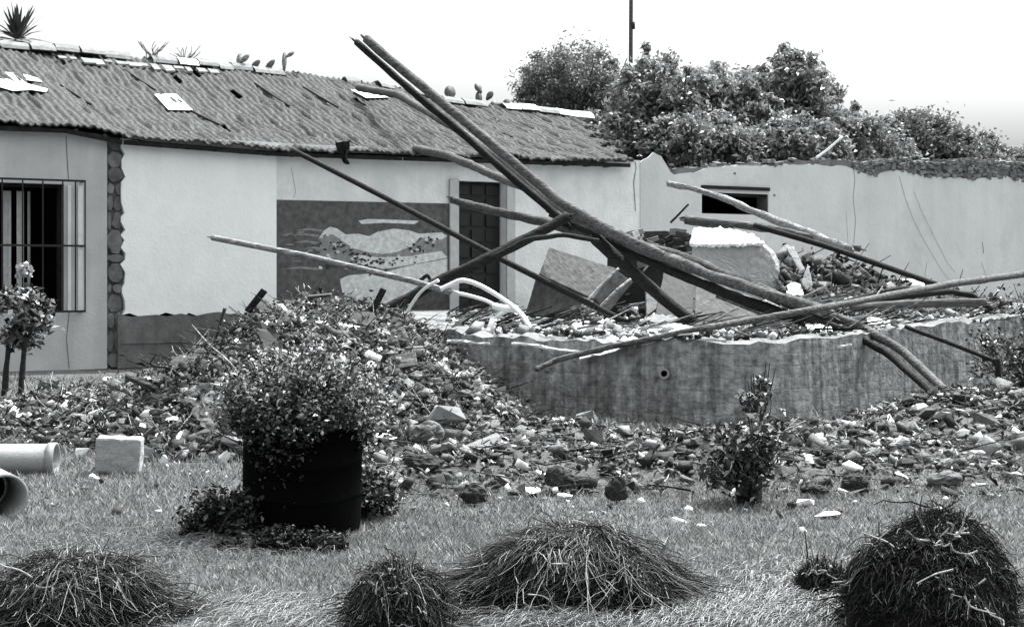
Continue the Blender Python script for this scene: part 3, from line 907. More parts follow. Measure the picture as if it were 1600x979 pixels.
pole('wooden_pole', [(560, 137, 33), (622, 148, 31), (700, 194, 28), (790, 252, 25), (850, 306, 22.5), (905, 345, 21)], .085, .06, 'wood', 'rough pole starting at the ridge and crossing the tiled roof diagonally', group=G_)
pole('wooden_pole', [(650, 232, 29.5), (700, 243, 28), (780, 277, 25.5), (850, 305, 23), (935, 350, 21)], .08, .065, 'wood', 'grey pole leaving the eave and passing just above the doorway', group=G_)
pole('tree_trunk_beam', [(705, 311, 23), (760, 326, 22.5), (860, 349, 21.5), (950, 372, 20.6), (1060, 402, 19.8), (1180, 450, 18.9), (1300, 502, 18.1)], .06, .085, 'bark', 'crooked bark-covered trunk crossing the doorway and running down to the right', 'beam', G_, rough=.4)
pole('thin_pole', [(459, 235, 24), (620, 318, 22.6), (790, 408, 21.2), (985, 507, 19.9)], .040, .044, 'wood_dark', 'straight dark thin pole slanting from below the eave across the mural', group=G_, rough=.05)
pole('thin_pole', [(331, 371, 20.4), (480, 400, 20.0), (640, 438, 19.6), (705, 456, 19.4)], .040, .040, 'wood_pale', 'thin straight pole whose free end shows against the bright white wall', group=G_, rough=.05)
pole('forked_prop', [(590, 492, 20), (680, 441, 20.1), (760, 404, 20.2), (840, 364, 20.3), (888, 338, 20.4)], .075, .07, 'wood_dark', 'thick blackened prop slanting up from the low wall to the crossing of the poles', 'beam', G_)
pole('branch', [(770, 402, 20.0), (825, 374, 19.9), (880, 366, 19.9), (935, 376, 20.0)], .038, .03, 'wood_dark', 'short black curved branch beside the thick prop', 'branch', G_)
pole('wooden_pole', [(930, 374, 20.5), (1010, 444, 20), (1096, 512, 19.4)], .085, .075, 'wood_dark', 'short dark pole dropping steeply from the crossing down to the ruined floor', group=G_)
pole('wooden_pole', [(835, 577, 16.9), (870, 562, 17.0), (960, 541, 16.8), (1090, 514, 16.5), (1270, 484, 17.2), (1450, 450, 19.5), (1600, 427, 21.5), (1700, 412, 23)], .03, .055, 'wood', 'very long bent pole lying across the top of the low wall', group=G_)
pole('wooden_pole', [(1045, 286, 30), (1110, 303, 29.4), (1180, 332, 28.4), (1262, 362, 27.4), (1330, 392, 26.5)], .05, .08, 'wood_pale', 'knotty pale pole crossing the dark window hole of the right wall', group=G_, rough=.6)
pole('wooden_pole', [(1070, 343, 28), (1150, 350, 27.8), (1230, 362, 27.4), (1345, 389, 27)], .09, .05, 'wood', 'grey splintered pole lying level just under the dark window hole', group=G_, rough=.5)
pole('thin_pole', [(1180, 352, 27), (1290, 384, 25.8), (1380, 415, 24.8), (1468, 446, 23.8)], .055, .045, 'wood_dark', 'dark thin pole slanting down against the right wall', group=G_, rough=.1)
pole('wooden_pole', [(1262, 480, 18.3), (1340, 508, 18.1), (1405, 545, 17.6), (1465, 598, 16.8), (1525, 655, 16.0)], .06, .045, 'wood', 'bent pole curving over the right corner of the low wall to the ground', group=G_)
pole('wooden_pole', [(1255, 494, 18.1), (1330, 520, 17.9), (1392, 556, 17.5), (1450, 608, 16.7), (1505, 662, 15.9)], .05, .036, 'wood_dark', 'dark bent pole beside the one curving over the wall corner', group=G_)
pole('thin_pole', [(1415, 510, 18.0), (1480, 534, 17.5), (1560, 566, 17.0)], .026, .026, 'wood_dark', 'thin black rod slanting down to a short upright stake', group=G_, rough=.05)
pole('stake', [(1559, 560, 17.0), (1561, 610, 17.0), (1560, 664, 17.0)], .03, .035, 'wood_dark', 'short black upright stake at the far right', 'stake')
pole('wooden_pole', [(1285, 478, 21.5), (1350, 464, 21.8), (1412, 450, 22)], .04, .035, 'wood_dark', 'short dark pole parallel to and just above the very long bent pole', group=G_)
pole('wooden_pole', [(1330, 480, 21), (1430, 474, 21), (1540, 472, 21)], .06, .055, 'wood', 'grey level pole lying behind the right end of the low wall', group=G_)
pole('wooden_pole', [(1370, 466, 22), (1480, 456, 22.2), (1520, 462, 22.1), (1548, 482, 22)], .05, .04, 'wood_dark', 'dark bowed branch lying on the heap at the far right', 'branch', G_)
pole('thin_pole', [(1080, 432, 21), (1180, 470, 20.2), (1265, 505, 19.5)], .028, .028, 'wood_pale', 'narrow pale lath hanging under the crooked trunk', group=G_, rough=.05)
pole('thin_pole', [(1120, 462, 20.5), (1190, 490, 20), (1250, 512, 19.3)], .028, .022, 'wood', 'narrow grey lath below the pale lath', group=G_, rough=.05)
pole('stick', [(1048, 348, 28), (1062, 334, 28), (1076, 319, 28)], .022, .018, 'wood_dark', 'short dark stick leaning on the right wall left of its window hole', 'stick')
pole('stick', [(1275, 247, 34), (1295, 232, 34), (1316, 214, 34)], .03, .025, 'white_paint', 'white bare stick rising from the right wall top against the trees', 'stick')
pole('slat', [(906, 482, 20.5), (935, 450, 20.8), (968, 418, 21)], .022, .022, 'wood_pale', 'pale slat along the edge of the tilted sheet', 'slat', rough=.05, seg=4)
pole('slat', [(930, 487, 20.4), (965, 452, 20.6), (985, 436, 20.8)], .022, .022, 'wood_pale', 'pale slat left of the black hole in the debris', 'slat', rough=.05, seg=4)
pole('slat', [(1004, 425, 20.6), (1022, 405, 20.8), (1040, 392, 21)], .018, .018, 'wood', 'small slat under the crossing of crooked trunk and dark pole', 'slat', rough=.05, seg=4)
pole('plank', [(1195, 471, 19), (1230, 488, 18.6), (1268, 486, 18.4)], .03, .03, 'wood_pale', 'short pale batten lying where the poles meet the low wall', 'plank', rough=.1, seg=4)

# ------------------------------------------------------------------ things standing in the ruin
def panel(name, pix, th, mat, label, cat, edge=None):
    pts = [at(*p) for p in pix]
    w = MB()
    nrm = (pts[1] - pts[0]).cross(pts[2] - pts[0]).normalized()
    if nrm.y < 0: nrm = -nrm
    w.prism(pts, nrm * th)
    o = weather(w.build(name, mat, origin=pts[0], bevel=.01), .022, 4)
    return tag(o, label, cat)
panel('tilted_sheet', [(858, 386, 22.5), (962, 419, 21.6), (926, 466, 21.0), (842, 428, 21.8)], .05, 'panel_grey', 'grey rectangular sheet leaning in the ruin below the crossing poles', 'sheet')
panel('tilted_sheet', [(838, 430, 21.9), (922, 468, 21.1), (880, 495, 21.0), (820, 492, 21.9)], .05, 'panel_grey', 'darker sheet folded under the leaning grey sheet', 'sheet')
panel('tilted_sheet', [(930, 466, 21.2), (963, 422, 21.6), (990, 440, 22.0), (948, 492, 21.6)], .08, 'concrete', 'rough side board between the leaning sheet and the black hole', 'board')
panel('dark_opening_sheet', [(945, 498, 22.4), (985, 430, 22.6), (1010, 440, 22.6), (1010, 500, 22.4)], .06, 'rag', 'black sheet standing in for the dark opening behind the crossing poles', 'board')  # flat black panel painted in for a dark opening among the debris
panel('plaster_fragment', [(1009, 445, 21.6), (1037, 474, 21.4), (1010, 494, 21.2)], .06, 'mortar', 'pale three-cornered plaster fragment right of the black opening', 'plaster')
panel('grey_panel', [(1038, 420, 22.4), (1085, 428, 22.2), (1082, 505, 20.6), (1022, 500, 20.8)], .06, 'panel_dark', 'dark grey leaning panel left of the wall stump', 'panel')
panel('grey_panel', [(1087, 438, 21.9), (1160, 462, 21.0), (1205, 502, 20.2), (1085, 508, 20.4)], .06, 'panel_grey', 'grey three-cornered panel lying under the crooked trunk', 'panel')

st = thing('wall_stump', at(1145, 495, 24.4), 'broken stump of inner wall with a white sloping top behind the poles', 'wall stump')
w = MB()
f_ = [at(1081, 500, 24), at(1225, 500, 25.5), at(1215, 420, 25.5), at(1205, 395, 25.4), at(1186, 378, 25.1), at(1081, 378, 24)]
w.prism(f_, (.15, .45, 0))
weather(w.build('stump_body', 'concrete_pale', st, bevel=.02), .035, 5)
w = MB()
top = [at(1078, 380, 23.9), at(1120, 381, 24.3), at(1160, 380, 24.7), at(1192, 379, 25.1), at(1178, 366, 25.6), at(1140, 357, 25.6), at(1085, 355, 25.1)]
w.prism(top, (0, .04, -.05))
weather(w.build('white_top', 'plastic_white', st, bevel=.01), .10, 5)

# crumpled white sheets
def crumpled(name, pix, mat, label, cat, amp=.06, n=14, seed=0, sub=True):
    """four corners; a creased sheet between them"""
    c = [at(*p) for p in pix]; vs = []
    for j in range(n + 1):
        for i in range(n + 1):
            u, v = i / n, j / n
            p = (c[0] * (1 - u) + c[1] * u) * (1 - v) + (c[3] * (1 - u) + c[2] * u) * v
            q = Vector((p.x * 5 + seed, p.y * 5, p.z * 5))
            ridg = abs(mnoise.noise(q * 1.3)) * 2 - .5
            e = 1.0
            k = amp * (ridg + .5 * mnoise.noise(q * 3.1))
            edge = .06 * mnoise.noise(Vector((u * 9 + seed, v * 9, 4)))
            vs.append(p + Vector((edge, edge * .5, k)))
    w = MB(); w.add(vs, [(j * (n + 1) + i, j * (n + 1) + i + 1, (j + 1) * (n + 1) + i + 1, (j + 1) * (n + 1) + i) for j in range(n) for i in range(n)])
    o = w.build(name, mat, origin=c[0])
    m = o.modifiers.new('thick', 'SOLIDIFY'); m.thickness = .012
    return tag(o, label, cat)
crumpled('plastic_sheet', [(905, 558, 17.1), (1090, 517, 16.4), (1062, 506, 18.2), (960, 520, 18.4)], 'plastic_white', 'crumpled white sheet lying along the long pole on the low wall', 'sheet', .05, 16, 1)
crumpled('plastic_sheet', [(835, 530, 18.4), (930, 527, 18.3), (960, 500, 20.8), (870, 505, 20.6)], 'plastic_white', 'crumpled white sheet beside the foot of the white frame', 'sheet', .07, 16, 5)
crumpled('plastic_sheet', [(1000, 503, 20), (1060, 500, 20), (1075, 492, 20.8), (1010, 494, 20.8)], 'mortar', 'dusty pale sheet between the black opening and dark panels', 'sheet', .05, 10, 8)
crumpled('plastic_sheet', [(1228, 458, 24.0), (1256, 462, 24.0), (1250, 442, 24.4), (1236, 440, 24.4)], 'plastic_white', 'small bright white bundle of plastic right of the wall stump', 'plastic', .05, 8, 12)
def back_heap():
    arr = []
    tp = lambda x: np.interp(x, [1215, 1240, 1290, 1350, 1420, 1480, 1560], [392, 384, 392, 412, 436, 452, 470])
    n = 1500; px = rng.uniform(1218, 1560, n); u = rng.random(n) ** .7; py = tp(px) + (500 - tp(px)) * u + 4
    Yd = 26.6 - 2.6 * u + rng.normal(0, .12, n) + (px - 1218) / 342 * .6
    P = np.stack([(px - 800) / F * Yd, Yd, CH - (py - HZ) / F * Yd], 1)
    v, f = chunk_arrays(P, np.minimum(rng.gamma(2, .07, n) + .04, .5)); s_ = rng.random(n); arr.append((v, f, np.repeat(np.where(s_ < .62, 0, np.where(s_ < .95, 1, 2)), 6)))
    m = 260; k = rng.integers(0, n, m); K = 4; L = rng.uniform(.2, .8, m); a = rng.normal(0, .7, m); e = rng.normal(0, .5, m); Pt = np.zeros((m, K, 3))
    for j in range(K):
        Pt[:, j] = P[k] + np.stack([np.cos(a) * np.cos(e), np.sin(a) * .4, np.sin(e)], 1) * (L * j / K)[:, None] + np.array([0, -.1, .04])
    v, f = strand_arrays(Pt, rng.uniform(.006, .02, m)); arr.append((v, f, np.repeat(np.where(rng.random(m) < .55, 3, 4), (K - 1) * 3)))
    nlf = 1500; k = rng.integers(0, n, nlf); v, f = leaf_arrays(P[k] + rng.normal(0, .08, (nlf, 3)) + np.array([0, -.1, .05]), rng.uniform(.05, .14, nlf), rng.uniform(.03, .07, nlf)); arr.append((v, f, np.where(rng.random(nlf) < .6, 5, 6)))
    V, Fq, mi = join(arr); o = npmesh('debris', V, Fq, mi, ['chunk_dark', 'chunk_mid', 'chunk_white', 'wood_dark', 'wood_pale', 'leaf_dark', 'leaf_mid'])
    tag(o, 'dark slope of fallen roof debris against the right wall, beside the wall stump', kind='stuff')
back_heap()
for pix, lab in (([(1228, 386, 24.6), (1240, 384, 24.6), (1258, 420, 24.2), (1250, 424, 24.2)], 'narrow pale splintered board leaning at the right shoulder of the wall stump'),
                 ([(1252, 440, 24.2), (1262, 412, 24.4), (1270, 445, 24.1), (1260, 452, 24.1)], 'small pale three-cornered shard beside the bright white bundle')):
    panel('pale_shard', pix, .03, 'concrete_pale', lab, 'shard')
crumpled('plastic_sheet', [(1262, 512, 17.6), (1302, 518, 17.6), (1296, 503, 18.3), (1258, 500, 18.3)], 'plastic_white', 'white scrap lying under the bent pole on the wall corner', 'scrap', .03, 8, 18)
crumpled('plastic_sheet', [(1360, 515, 18.9), (1400, 520, 18.9), (1390, 500, 19.6), (1352, 498, 19.6)], 'plastic_white', 'white scrap between the bent poles and the thin black rod', 'scrap', .04, 8, 22)
crumpled('plastic_sheet', [(1490, 515, 21.5), (1600, 500, 23), (1590, 488, 24), (1500, 490, 24)], 'mortar', 'pale plaster sheet on top of the heap at the far right', 'plaster', .08, 12, 27)
crumpled('cloth_rag', [(940, 724, 13.3), (985, 728, 13.3), (982, 708, 13.7), (952, 706, 13.7)], 'bluish_rag', 'small smooth rag lying in the middle of the litter', 'rag', .03, 8, 31)
crumpled('cloth_rag', [(430, 515, 15.2), (445, 560, 15.0), (418, 560, 14.9), (395, 500, 15.3)], 'panel_dark', 'dark angular rag hung on the brush heap', 'rag', .03, 6, 33)
crumpled('cardboard', [(385, 505, 16.4), (428, 502, 16.4), (425, 478, 16.8), (403, 462, 16.8)], 'panel_dark', 'dark pointed board on top of the brush heap against the white wall', 'board', .03, 8, 35)
crumpled('cardboard', [(540, 530, 16.2), (590, 528, 16.2), (585, 490, 16.6), (548, 487, 16.6)], 'panel_grey', 'grey standing board at the right shoulder of the brush heap', 'board', .03, 8, 37)
crumpled('cloth_rag', [(300, 640, 13.6), (330, 680, 13.4), (355, 640, 13.6), (330, 610, 13.9)], 'concrete', 'pale grey cloth slumped on the front of the brush heap', 'cloth', .06, 10, 39)

# overturned white chair frame
cf = thing('overturned_chair', at(760, 508, 19.4), 'bent white tubular frame of an overturned chair on the low wall', 'chair')
for pix, nm, r_ in (([(628, 501, 19.7), (648, 468, 19.6), (664, 450, 19.5), (685, 438, 19.4)], 'leg', .022),
                    ([(688, 452, 19.4), (706, 444, 19.4), (724, 438, 19.35), (752, 447, 19.2), (790, 470, 19.0), (814, 490, 18.7), (826, 508, 18.5), (834, 524, 18.4)], 'back_hoop', .030),
                    ([(694, 454, 19.6), (730, 461, 19.5), (760, 470, 19.4), (778, 480, 19.3)], 'cross_bar', .024),
                    ([(762, 506, 19.6), (778, 494, 19.5), (800, 480, 19.4)], 'leg', .026),
                    ([(772, 478, 19.35), (790, 482, 19.2), (806, 482, 19.0)], 'seat_bar', .045)):
    w = MB(); w.tube([at(*p) for p in pix], r_, seg=8); w.build(nm, 'white_paint', cf, smooth=True)
pole('white_rod', [(838, 497, 20.5), (870, 500, 20.4), (925, 506, 20.3)], .02, .018, 'white_paint', 'thin white rod on the ruined floor right of the white chair frame', 'rod', rough=.05)
pole('broken_hook', [(655, 440, 22), (668, 430, 22), (675, 440, 22), (682, 446, 22)], .03, .02, 'wood_dark', 'small black broken piece sticking up before the mural', 'fragment', rough=.2)

# black rag hanging from the eave
w = MB()
vs = []
for j in range(8):
    for i in range(4):
        a = 523 + i * (7 - j * .75) + 2.2 * j + random.uniform(-1.5, 1.5); b = 222 + j * 5 + random.uniform(-1.5, 1.5)
        vs.append(at(a, b, 28.3 + .04 * math.sin(i * 2.1 + j)))
w.add(vs, [(j * 4 + i, j * 4 + i + 1, j * 4 + 5 + i, j * 4 + 4 + i) for j in range(7) for i in range(3)])
o = w.build('hanging_rag', 'rag', origin=at(530, 225, 28.3)); m = o.modifiers.new('t', 'SOLIDIFY'); m.thickness = .04
tag(o, 'small black rag hanging from the roof eave above the mural', 'rag')
w = MB(); p = at(806, 244, 27.0); w.tube([p, p + Vector((.0, -.05, -.02))], .06, .05, seg=8)
o = w.build('roof_plug', 'rag', origin=p, smooth=True); tag(o, 'small round black stub at the eave beside the crossing poles', 'stub')

# ------------------------------------------------------------------ rubble pieces standing out in the photo
def hullchunk(name, ctr, size, mat, label, cat, group=None, seed=0, flat=1.0):
    r_ = random.Random(seed); bm = bmesh.new()
    if 'clod' in name or 'stone' in name:
        bmesh.ops.create_icosphere(bm, subdivisions=4, radius=1.0); sd = Vector((seed * 1.7, 0, 0))
        for v in bm.verts:
            d = v.co.normalized()
            k = .92 + .35 * mnoise.noise(d * 1.3 + sd) + .16 * mnoise.noise(d * 3.5 + sd) + .07 * mnoise.noise(d * 9 + sd)
            if 'stone' in name: k = min(k, .98)
            v.co = Vector((d.x * k * size[0] / 2, d.y * k * size[1] / 2, max(-.6, d.z * k) * size[2] / 2))
    else:
        for _ in range(10):
            v = Vector((r_.gauss(0, 1), r_.gauss(0, 1), r_.gauss(0, 1))).normalized()
            bm.verts.new((v.x * size[0] / 2, v.y * size[1] / 2, v.z * size[2] / 2))
        res = bmesh.ops.convex_hull(bm, input=bm.verts)
        for v in [g_ for g_ in res['geom_interior'] if isinstance(g_, bmesh.types.BMVert)]: bm.verts.remove(v)
    me = bpy.data.meshes.new(name); bm.to_mesh(me); bm.free(); me.materials.append(MATS[mat])
    o = bpy.data.objects.new(name, me); COL.objects.link(o); o.location = ctr
    o.rotation_euler = (r_.uniform(-.2, .2), r_.uniform(-.2, .2), r_.uniform(-.3, .3))
    return tag(o, label, cat, group)
# (px, py of the base, width px, height px, material, label)
PIECES = [
 (1260, 792, 34, 14, 'chunk_white', 'white angular lump on the grass, upper of two left of the right dark heap'),
 (1298, 812, 56, 12, 'chunk_white', 'long flat white fragment on the grass between debris and right dark heap'),
 (1254, 832, 18, 10, 'chunk_white', 'small white crumb below the long flat white fragment'),
 (1060, 818, 32, 9, 'chunk_white', 'white bar-shaped fragment just right of the middle straw heap top'),
 (1095, 824, 20, 6, 'chunk_white', 'little white flake beside the white bar-shaped fragment'),
 (1466, 800, 28, 8, 'chunk_white', 'thin white fragment above the top of the right dark heap'),
 (1412, 704, 26, 26, 'chunk_white', 'bright tilted white slab in the right debris bank'),
 (1390, 668, 24, 24, 'chunk_white', 'rounded white rock at the foot of the right wall corner'),
 (1440, 645, 26, 18, 'chunk_white', 'white rock just left of the bent pole feet'),
 (1410, 750, 26, 14, 'chunk_white', 'white fragment low in the right debris bank'),
 (1505, 682, 30, 14, 'chunk_white', 'white curled fragment below the bent pole feet'),
 (1530, 712, 30, 10, 'chunk_white', 'thin white strip at the right of the debris bank'),
 (1535, 760, 34, 7, 'chunk_white', 'flat pale strip at the right edge of the grass'),
 (1232, 690, 26, 22, 'chunk_white', 'white block left end of the right debris bank'),
 (1275, 700, 40, 9, 'chunk_white', 'long white splinter beside the white block in the debris bank'),
 (600, 690, 58, 12, 'chunk_white', 'long white slab sticking out right of the planter bush'),
 (632, 672, 26, 12, 'chunk_white', 'white piece behind the long white slab'),
 (585, 716, 26, 12, 'chunk_white', 'white piece touching the right side of the black planter'),
 (670, 592, 18, 16, 'chunk_white', 'white piece on the right slope of the brush heap'),
 (712, 606, 18, 12, 'chunk_white', 'white piece where the brush heap meets the low wall'),
 (700, 655, 20, 10, 'chunk_white', 'white curled piece at the foot of the low wall, left end'),
 (782, 662, 18, 7, 'chunk_white', 'small white flake under the left part of the low wall'),
 (962, 686, 22, 9, 'chunk_white', 'white flake in the litter under the middle of the low wall'),
 (845, 745, 34, 10, 'chunk_white', 'white shard in the middle litter, left of the dark clod'),
 (832, 772, 34, 11, 'chunk_white', 'white shard just above the middle straw heap'),
 (884, 780, 30, 10, 'chunk_white', 'white shard right above the middle straw heap'),
 (727, 762, 26, 9, 'chunk_white', 'white shard above the dark clod on the grass'),
 (630, 756, 26, 7, 'chunk_white', 'thin white flake right of the planter on the grass'),
 (1002, 786, 16, 10, 'chunk_white', 'small bright white cube in the litter right of the middle straw heap'),
 (247, 801, 14, 6, 'chunk_white', 'tiny white chip alone on the grass left of the planter'),
 (740, 790, 44, 32, 'chunk_dark', 'dark lumpy clod on the grass edge above the middle straw heap'),
 (875, 766, 50, 36, 'chunk_dark', 'dark lump in the middle litter'),
 (965, 786, 38, 40, 'chunk_dark', 'dark block in the middle litter below the smooth rag'),
 (1115, 745, 42, 30, 'chunk_mid', 'grey flat stone at the left of the dark weed clump'),
 (665, 700, 60, 44, 'chunk_mid', 'rounded grey boulder in the litter right of the planter'),
 (660, 736, 66, 26, 'chunk_dark', 'dark oblong block on the grass edge right of the planter'),
 (660, 590, 58, 36, 'chunk_mid', 'grey rock on the right shoulder of the brush heap'),
 (1480, 762, 62, 26, 'chunk_mid', 'smooth grey barrel-shaped lump low in the right debris bank'),
 (1340, 770, 50, 30, 'chunk_dark', 'black rock at the lower edge of the right debris bank'),
 (1275, 775, 44, 18, 'chunk_dark', 'black flat rock left of the lower black rock'),
 (72, 611, 40, 22, 'chunk_mid', 'pale boulder at the foot of the grey wall, far left'),
 (128, 717, 26, 24, 'chunk_white', 'white stone touching the left side of the concrete block'),
 (255, 728, 14, 20, 'chunk_white', 'small upright white chip right of the concrete block'),
 (350, 726, 22, 24, 'leaf_pale', 'pale upright shard leaning at the left of the planter'),
 (160, 668, 38, 8, 'chunk_white', 'white flat strip in front of the brush heap, left'),
 (265, 662, 40, 12, 'chunk_white', 'white bent strip in the middle of the brush heap front'),
 (322, 608, 34, 10, 'chunk_white', 'white stick-like piece high on the brush heap'),
 (165, 600, 24, 12, 'chunk_white', 'white crossed scraps at the left of the brush heap'),
 (440, 470, 22, 12, 'chunk_white', 'white scrap at the lower corner of the white wall'),
 (635, 560, 12, 14, 'chunk_white', 'white bit inside the black hollow right of the heap'),
]
for k, (px, py, wpx, hpx, mt, lab) in enumerate(PIECES):
    z = 0.0
    for _ in range(12):
        Y = gy(py, z); X = (px - 800) / F * Y; z = .6 * z + .4 * float(hgt(np.array(X), np.array(Y)))
    z = min(z, 1.3); Y = gy(py, z); X = (px - 800) / F * Y
    sw, sh = wpx / F * Y, hpx / F * Y
    nm = {'chunk_white': 'plaster_fragment', 'chunk_dark': 'dark_clod', 'chunk_mid': 'stone', 'leaf_pale': 'pale_shard'}[mt]
    hullchunk(nm, (X, Y + sw * .3, z + sh * .42), (sw, sw * .7, sh * 1.1), mt, lab, 'stone' if 'stone' in nm else ('clod' if 'clod' in nm else 'fragment'), 'white plaster fragments in the debris' if mt == 'chunk_white' else None, seed=100 + k)

# broken masonry lumps half buried in the debris, each one its own object
rl = random.Random(77)
LUMPS = [('the debris bank before the low wall', 'masonry lumps in the debris bank', 46, (-1.5, 6.8), (11.4, 16.6)), ('the brush heap against the house', 'masonry lumps in the brush heap', 60, (-5.2, -.4), (12.9, 16.4))]
for where, grp, cnt, xr, yr in LUMPS:
    protos = []
    for v_ in range(8):
        hullchunk('masonry_lump', (0, 0, 0), (.30, .22, .13), ['concrete', 'chunk_mid', 'concrete_pale', 'chunk_mid', 'panel_grey', 'chunk_white', 'concrete', 'concrete_pale'][v_], 'angular broken masonry lump half buried in ' + where, 'masonry', grp, seed=400 + v_ + cnt)
        protos.append(SC.objects.get(COL.objects[-1].name))
    k = 0; guard = 0
    while k < cnt and guard < 9000:
        guard += 1
        x, y = rl.uniform(*xr), rl.uniform(*yr)
        hh = float(hgt(np.array(x), np.array(y)))
        if hh < .02 or y > np.interp(x, _fx, _fy) - .4: continue
        o = protos[k] if k < 8 else protos[k % 8].copy()
        if k >= 8: COL.objects.link(o)
        sc_ = min(2.1, rl.lognormvariate(-.35, .45)); o.scale = (sc_, sc_, sc_ * rl.uniform(.8, 1.3))
        o.location = (x, y, hh + .03 * sc_); o.rotation_euler = (rl.uniform(-.6, .6), rl.uniform(-.6, .6), rl.uniform(0, 6.28)); k += 1
    for i_ in range(k, 8): bpy.data.objects.remove(protos[i_])
    ORD = ['leftmost', 'second', 'third', 'fourth', 'fifth', 'sixth', 'seventh', 'eighth', 'ninth', 'tenth', 'eleventh', 'twelfth', 'thirteenth', 'fourteenth', 'fifteenth', 'sixteenth']
    allo = sorted([o for o in COL.objects if o.get('group') == grp], key=lambda o: o.location.y)
    tone = {'concrete': 'grey', 'chunk_mid': 'mid-grey', 'concrete_pale': 'pale', 'panel_grey': 'dark grey', 'chunk_white': 'white'}
    nr = 4; per_ = -(-len(allo) // nr)
    rows_ = (['front', 'second', 'third', 'back'], 'debris bank') if 'bank' in grp else (['front', 'second', 'third', 'back'], 'brush heap')
    for r_i in range(nr):
        row = sorted(allo[r_i * per_:(r_i + 1) * per_], key=lambda o: o.location.x / o.location.y)
        for j, o in enumerate(row):
            sz = 'large' if o.scale.x > .95 else ('small' if o.scale.x < .6 else 'middling')
            o['label'] = '%s %s masonry lump, %s from left in the %s row of the %s' % (sz, tone[o.data.materials[0].name], ORD[j].replace('leftmost', 'first'), rows_[0][r_i], rows_[1])
# boards and branches poking out of the brush heap
BO = [('board', (400, 470), 16.6, .30, .9, 'dark short board end standing out of the top of the brush heap'), ('board', (345, 505), 16.3, .34, 1.3, 'dark flat board on the left shoulder of the brush heap'), ('board', (300, 560), 15.6, .42, .3, 'grey board lying across the left slope of the brush heap'),
      ('board', (225, 600), 15.2, .40, -.4, 'grey board lying low on the left end of the brush heap'), ('board', (215, 690), 13.4, .45, .7, 'dark board leaning behind the concrete block'), ('board', (628, 565), 15.4, .30, .2, 'black board bridging the hollow at the right of the brush heap'),
      ('board', (590, 470), 17.0, .30, 1.1, 'dark board at the right shoulder of the brush heap, near the thick prop'), ('board', (500, 462), 17.2, .26, .1, 'small dark board on the crest of the brush heap under the mural')]
for k, (nm, (a, b), Y, L, ang, lab) in enumerate(BO):
    w = MB(); p = at(a, b, Y)
    w.box(p, (L, .10 + .05 * (k % 3), .03), Matrix.Rotation(-ang, 3, 'Y') @ Matrix.Rotation(.6 * (k % 3) - .5, 3, 'X'))
    tag(w.build(nm, ['wood_dark', 'panel_dark', 'wood'][k % 3] if 'grey' not in lab else 'wood', origin=p, bevel=.006), lab, 'board')
for k in range(16):
    x = rl.uniform(-4.4, -.7); y = rl.uniform(13.6, 16.6); z = float(hgt(np.array(x), np.array(y)))
    d = Vector((rl.uniform(-1, 1), rl.uniform(-.5, .5), rl.uniform(.0, .6))).normalized() * rl.uniform(.4, .9); p = Vector((x, y, z))
    w = MB(); w.tube([p, p + d * .35 + Vector((0, 0, .05)), p + d * .7, p + d], .016, .006, seg=5, sub=3, rough=.3)
    for j in range(3):
        b = p + d * rl.uniform(.3, .8); w.tube([b, b + Vector((rl.uniform(-.15, .15), 0, rl.uniform(.02, .16)))], .007, .003, seg=4)
    tag(w.build('dry_branch', rl.choice(['wood_dark', 'wood', 'wood_pale']), origin=p), 'bare dry branch sticking out of the brush heap against the house', 'branch', 'dry branches in the brush heap')

for j, o in enumerate(sorted([o for o in COL.objects if o.get('group') == 'dry branches in the brush heap'], key=lambda o: o.location.x / o.location.y)):
    o['label'] = '%s bare dry branch from the left sticking out of the brush heap' % ORD[j].replace('leftmost', 'first')
# concrete block, pipe, pipe mouth at the left
w = MB(); p = atz(180, 741)
w.box(p + Vector((0, .14, .145)), (.36, .24, .28), Matrix.Rotation(.12, 3, 'Z') @ Matrix.Rotation(.05, 3, 'Y'))
tag(weather(w.build('concrete_block', 'concrete_pale', origin=p, bevel=.018), .03, 4), 'square pale concrete block standing on the grass left of the brush heap', 'concrete block')
pp = atz(82, 742)
pt = thing('pipe', pp, 'pale smooth pipe lying on the grass at the left edge', 'pipe')
w = MB(); r_ = .115
w.tube([pp + Vector((0, .1, r_)), pp + Vector((-1.6, .0, r_))], r_, seg=24, caps=False)
o = w.build('pipe_body', 'steel_pale', pt, smooth=True); m = o.modifiers.new('t', 'SOLIDIFY'); m.thickness = .012; m.offset = -1
w = MB(); w.tube([pp + Vector((.0, .1, r_)), pp + Vector((-.06, .098, r_))], r_ + .008, seg=24, caps=False)
o = w.build('pipe_collar', 'steel_pale', pt, smooth=True); m = o.modifiers.new('t', 'SOLIDIFY'); m.thickness = .014
p2 = atz(8, 808); pt = thing('clay_pipe', p2, 'short open pipe with a round black mouth facing out, lower left edge', 'pipe')
w = MB(); w.tube([p2 + Vector((0, 0, .135)), p2 + Vector((-.45, .75, .135))], .135, seg=28, caps=False)
o = w.build('pipe_body', 'concrete_pale', pt, smooth=True); m = o.modifiers.new('t', 'SOLIDIFY'); m.thickness = .018; m.offset = -1
w = MB(); w.tube([p2 + Vector((-.27, .45, .135)), p2 + Vector((-.3, .5, .135))], .118, seg=28)  # black disc paints the darkness inside the open pipe
w.build('pipe_dark_disc', 'black_plastic', pt)
pole('plank', [(38, 634, 19.6), (70, 628, 19.5), (105, 622, 19.4)], .045, .04, 'wood_pale', 'pale plank lying on the ground at the foot of the grey wall', 'plank', seg=4, rough=.1)

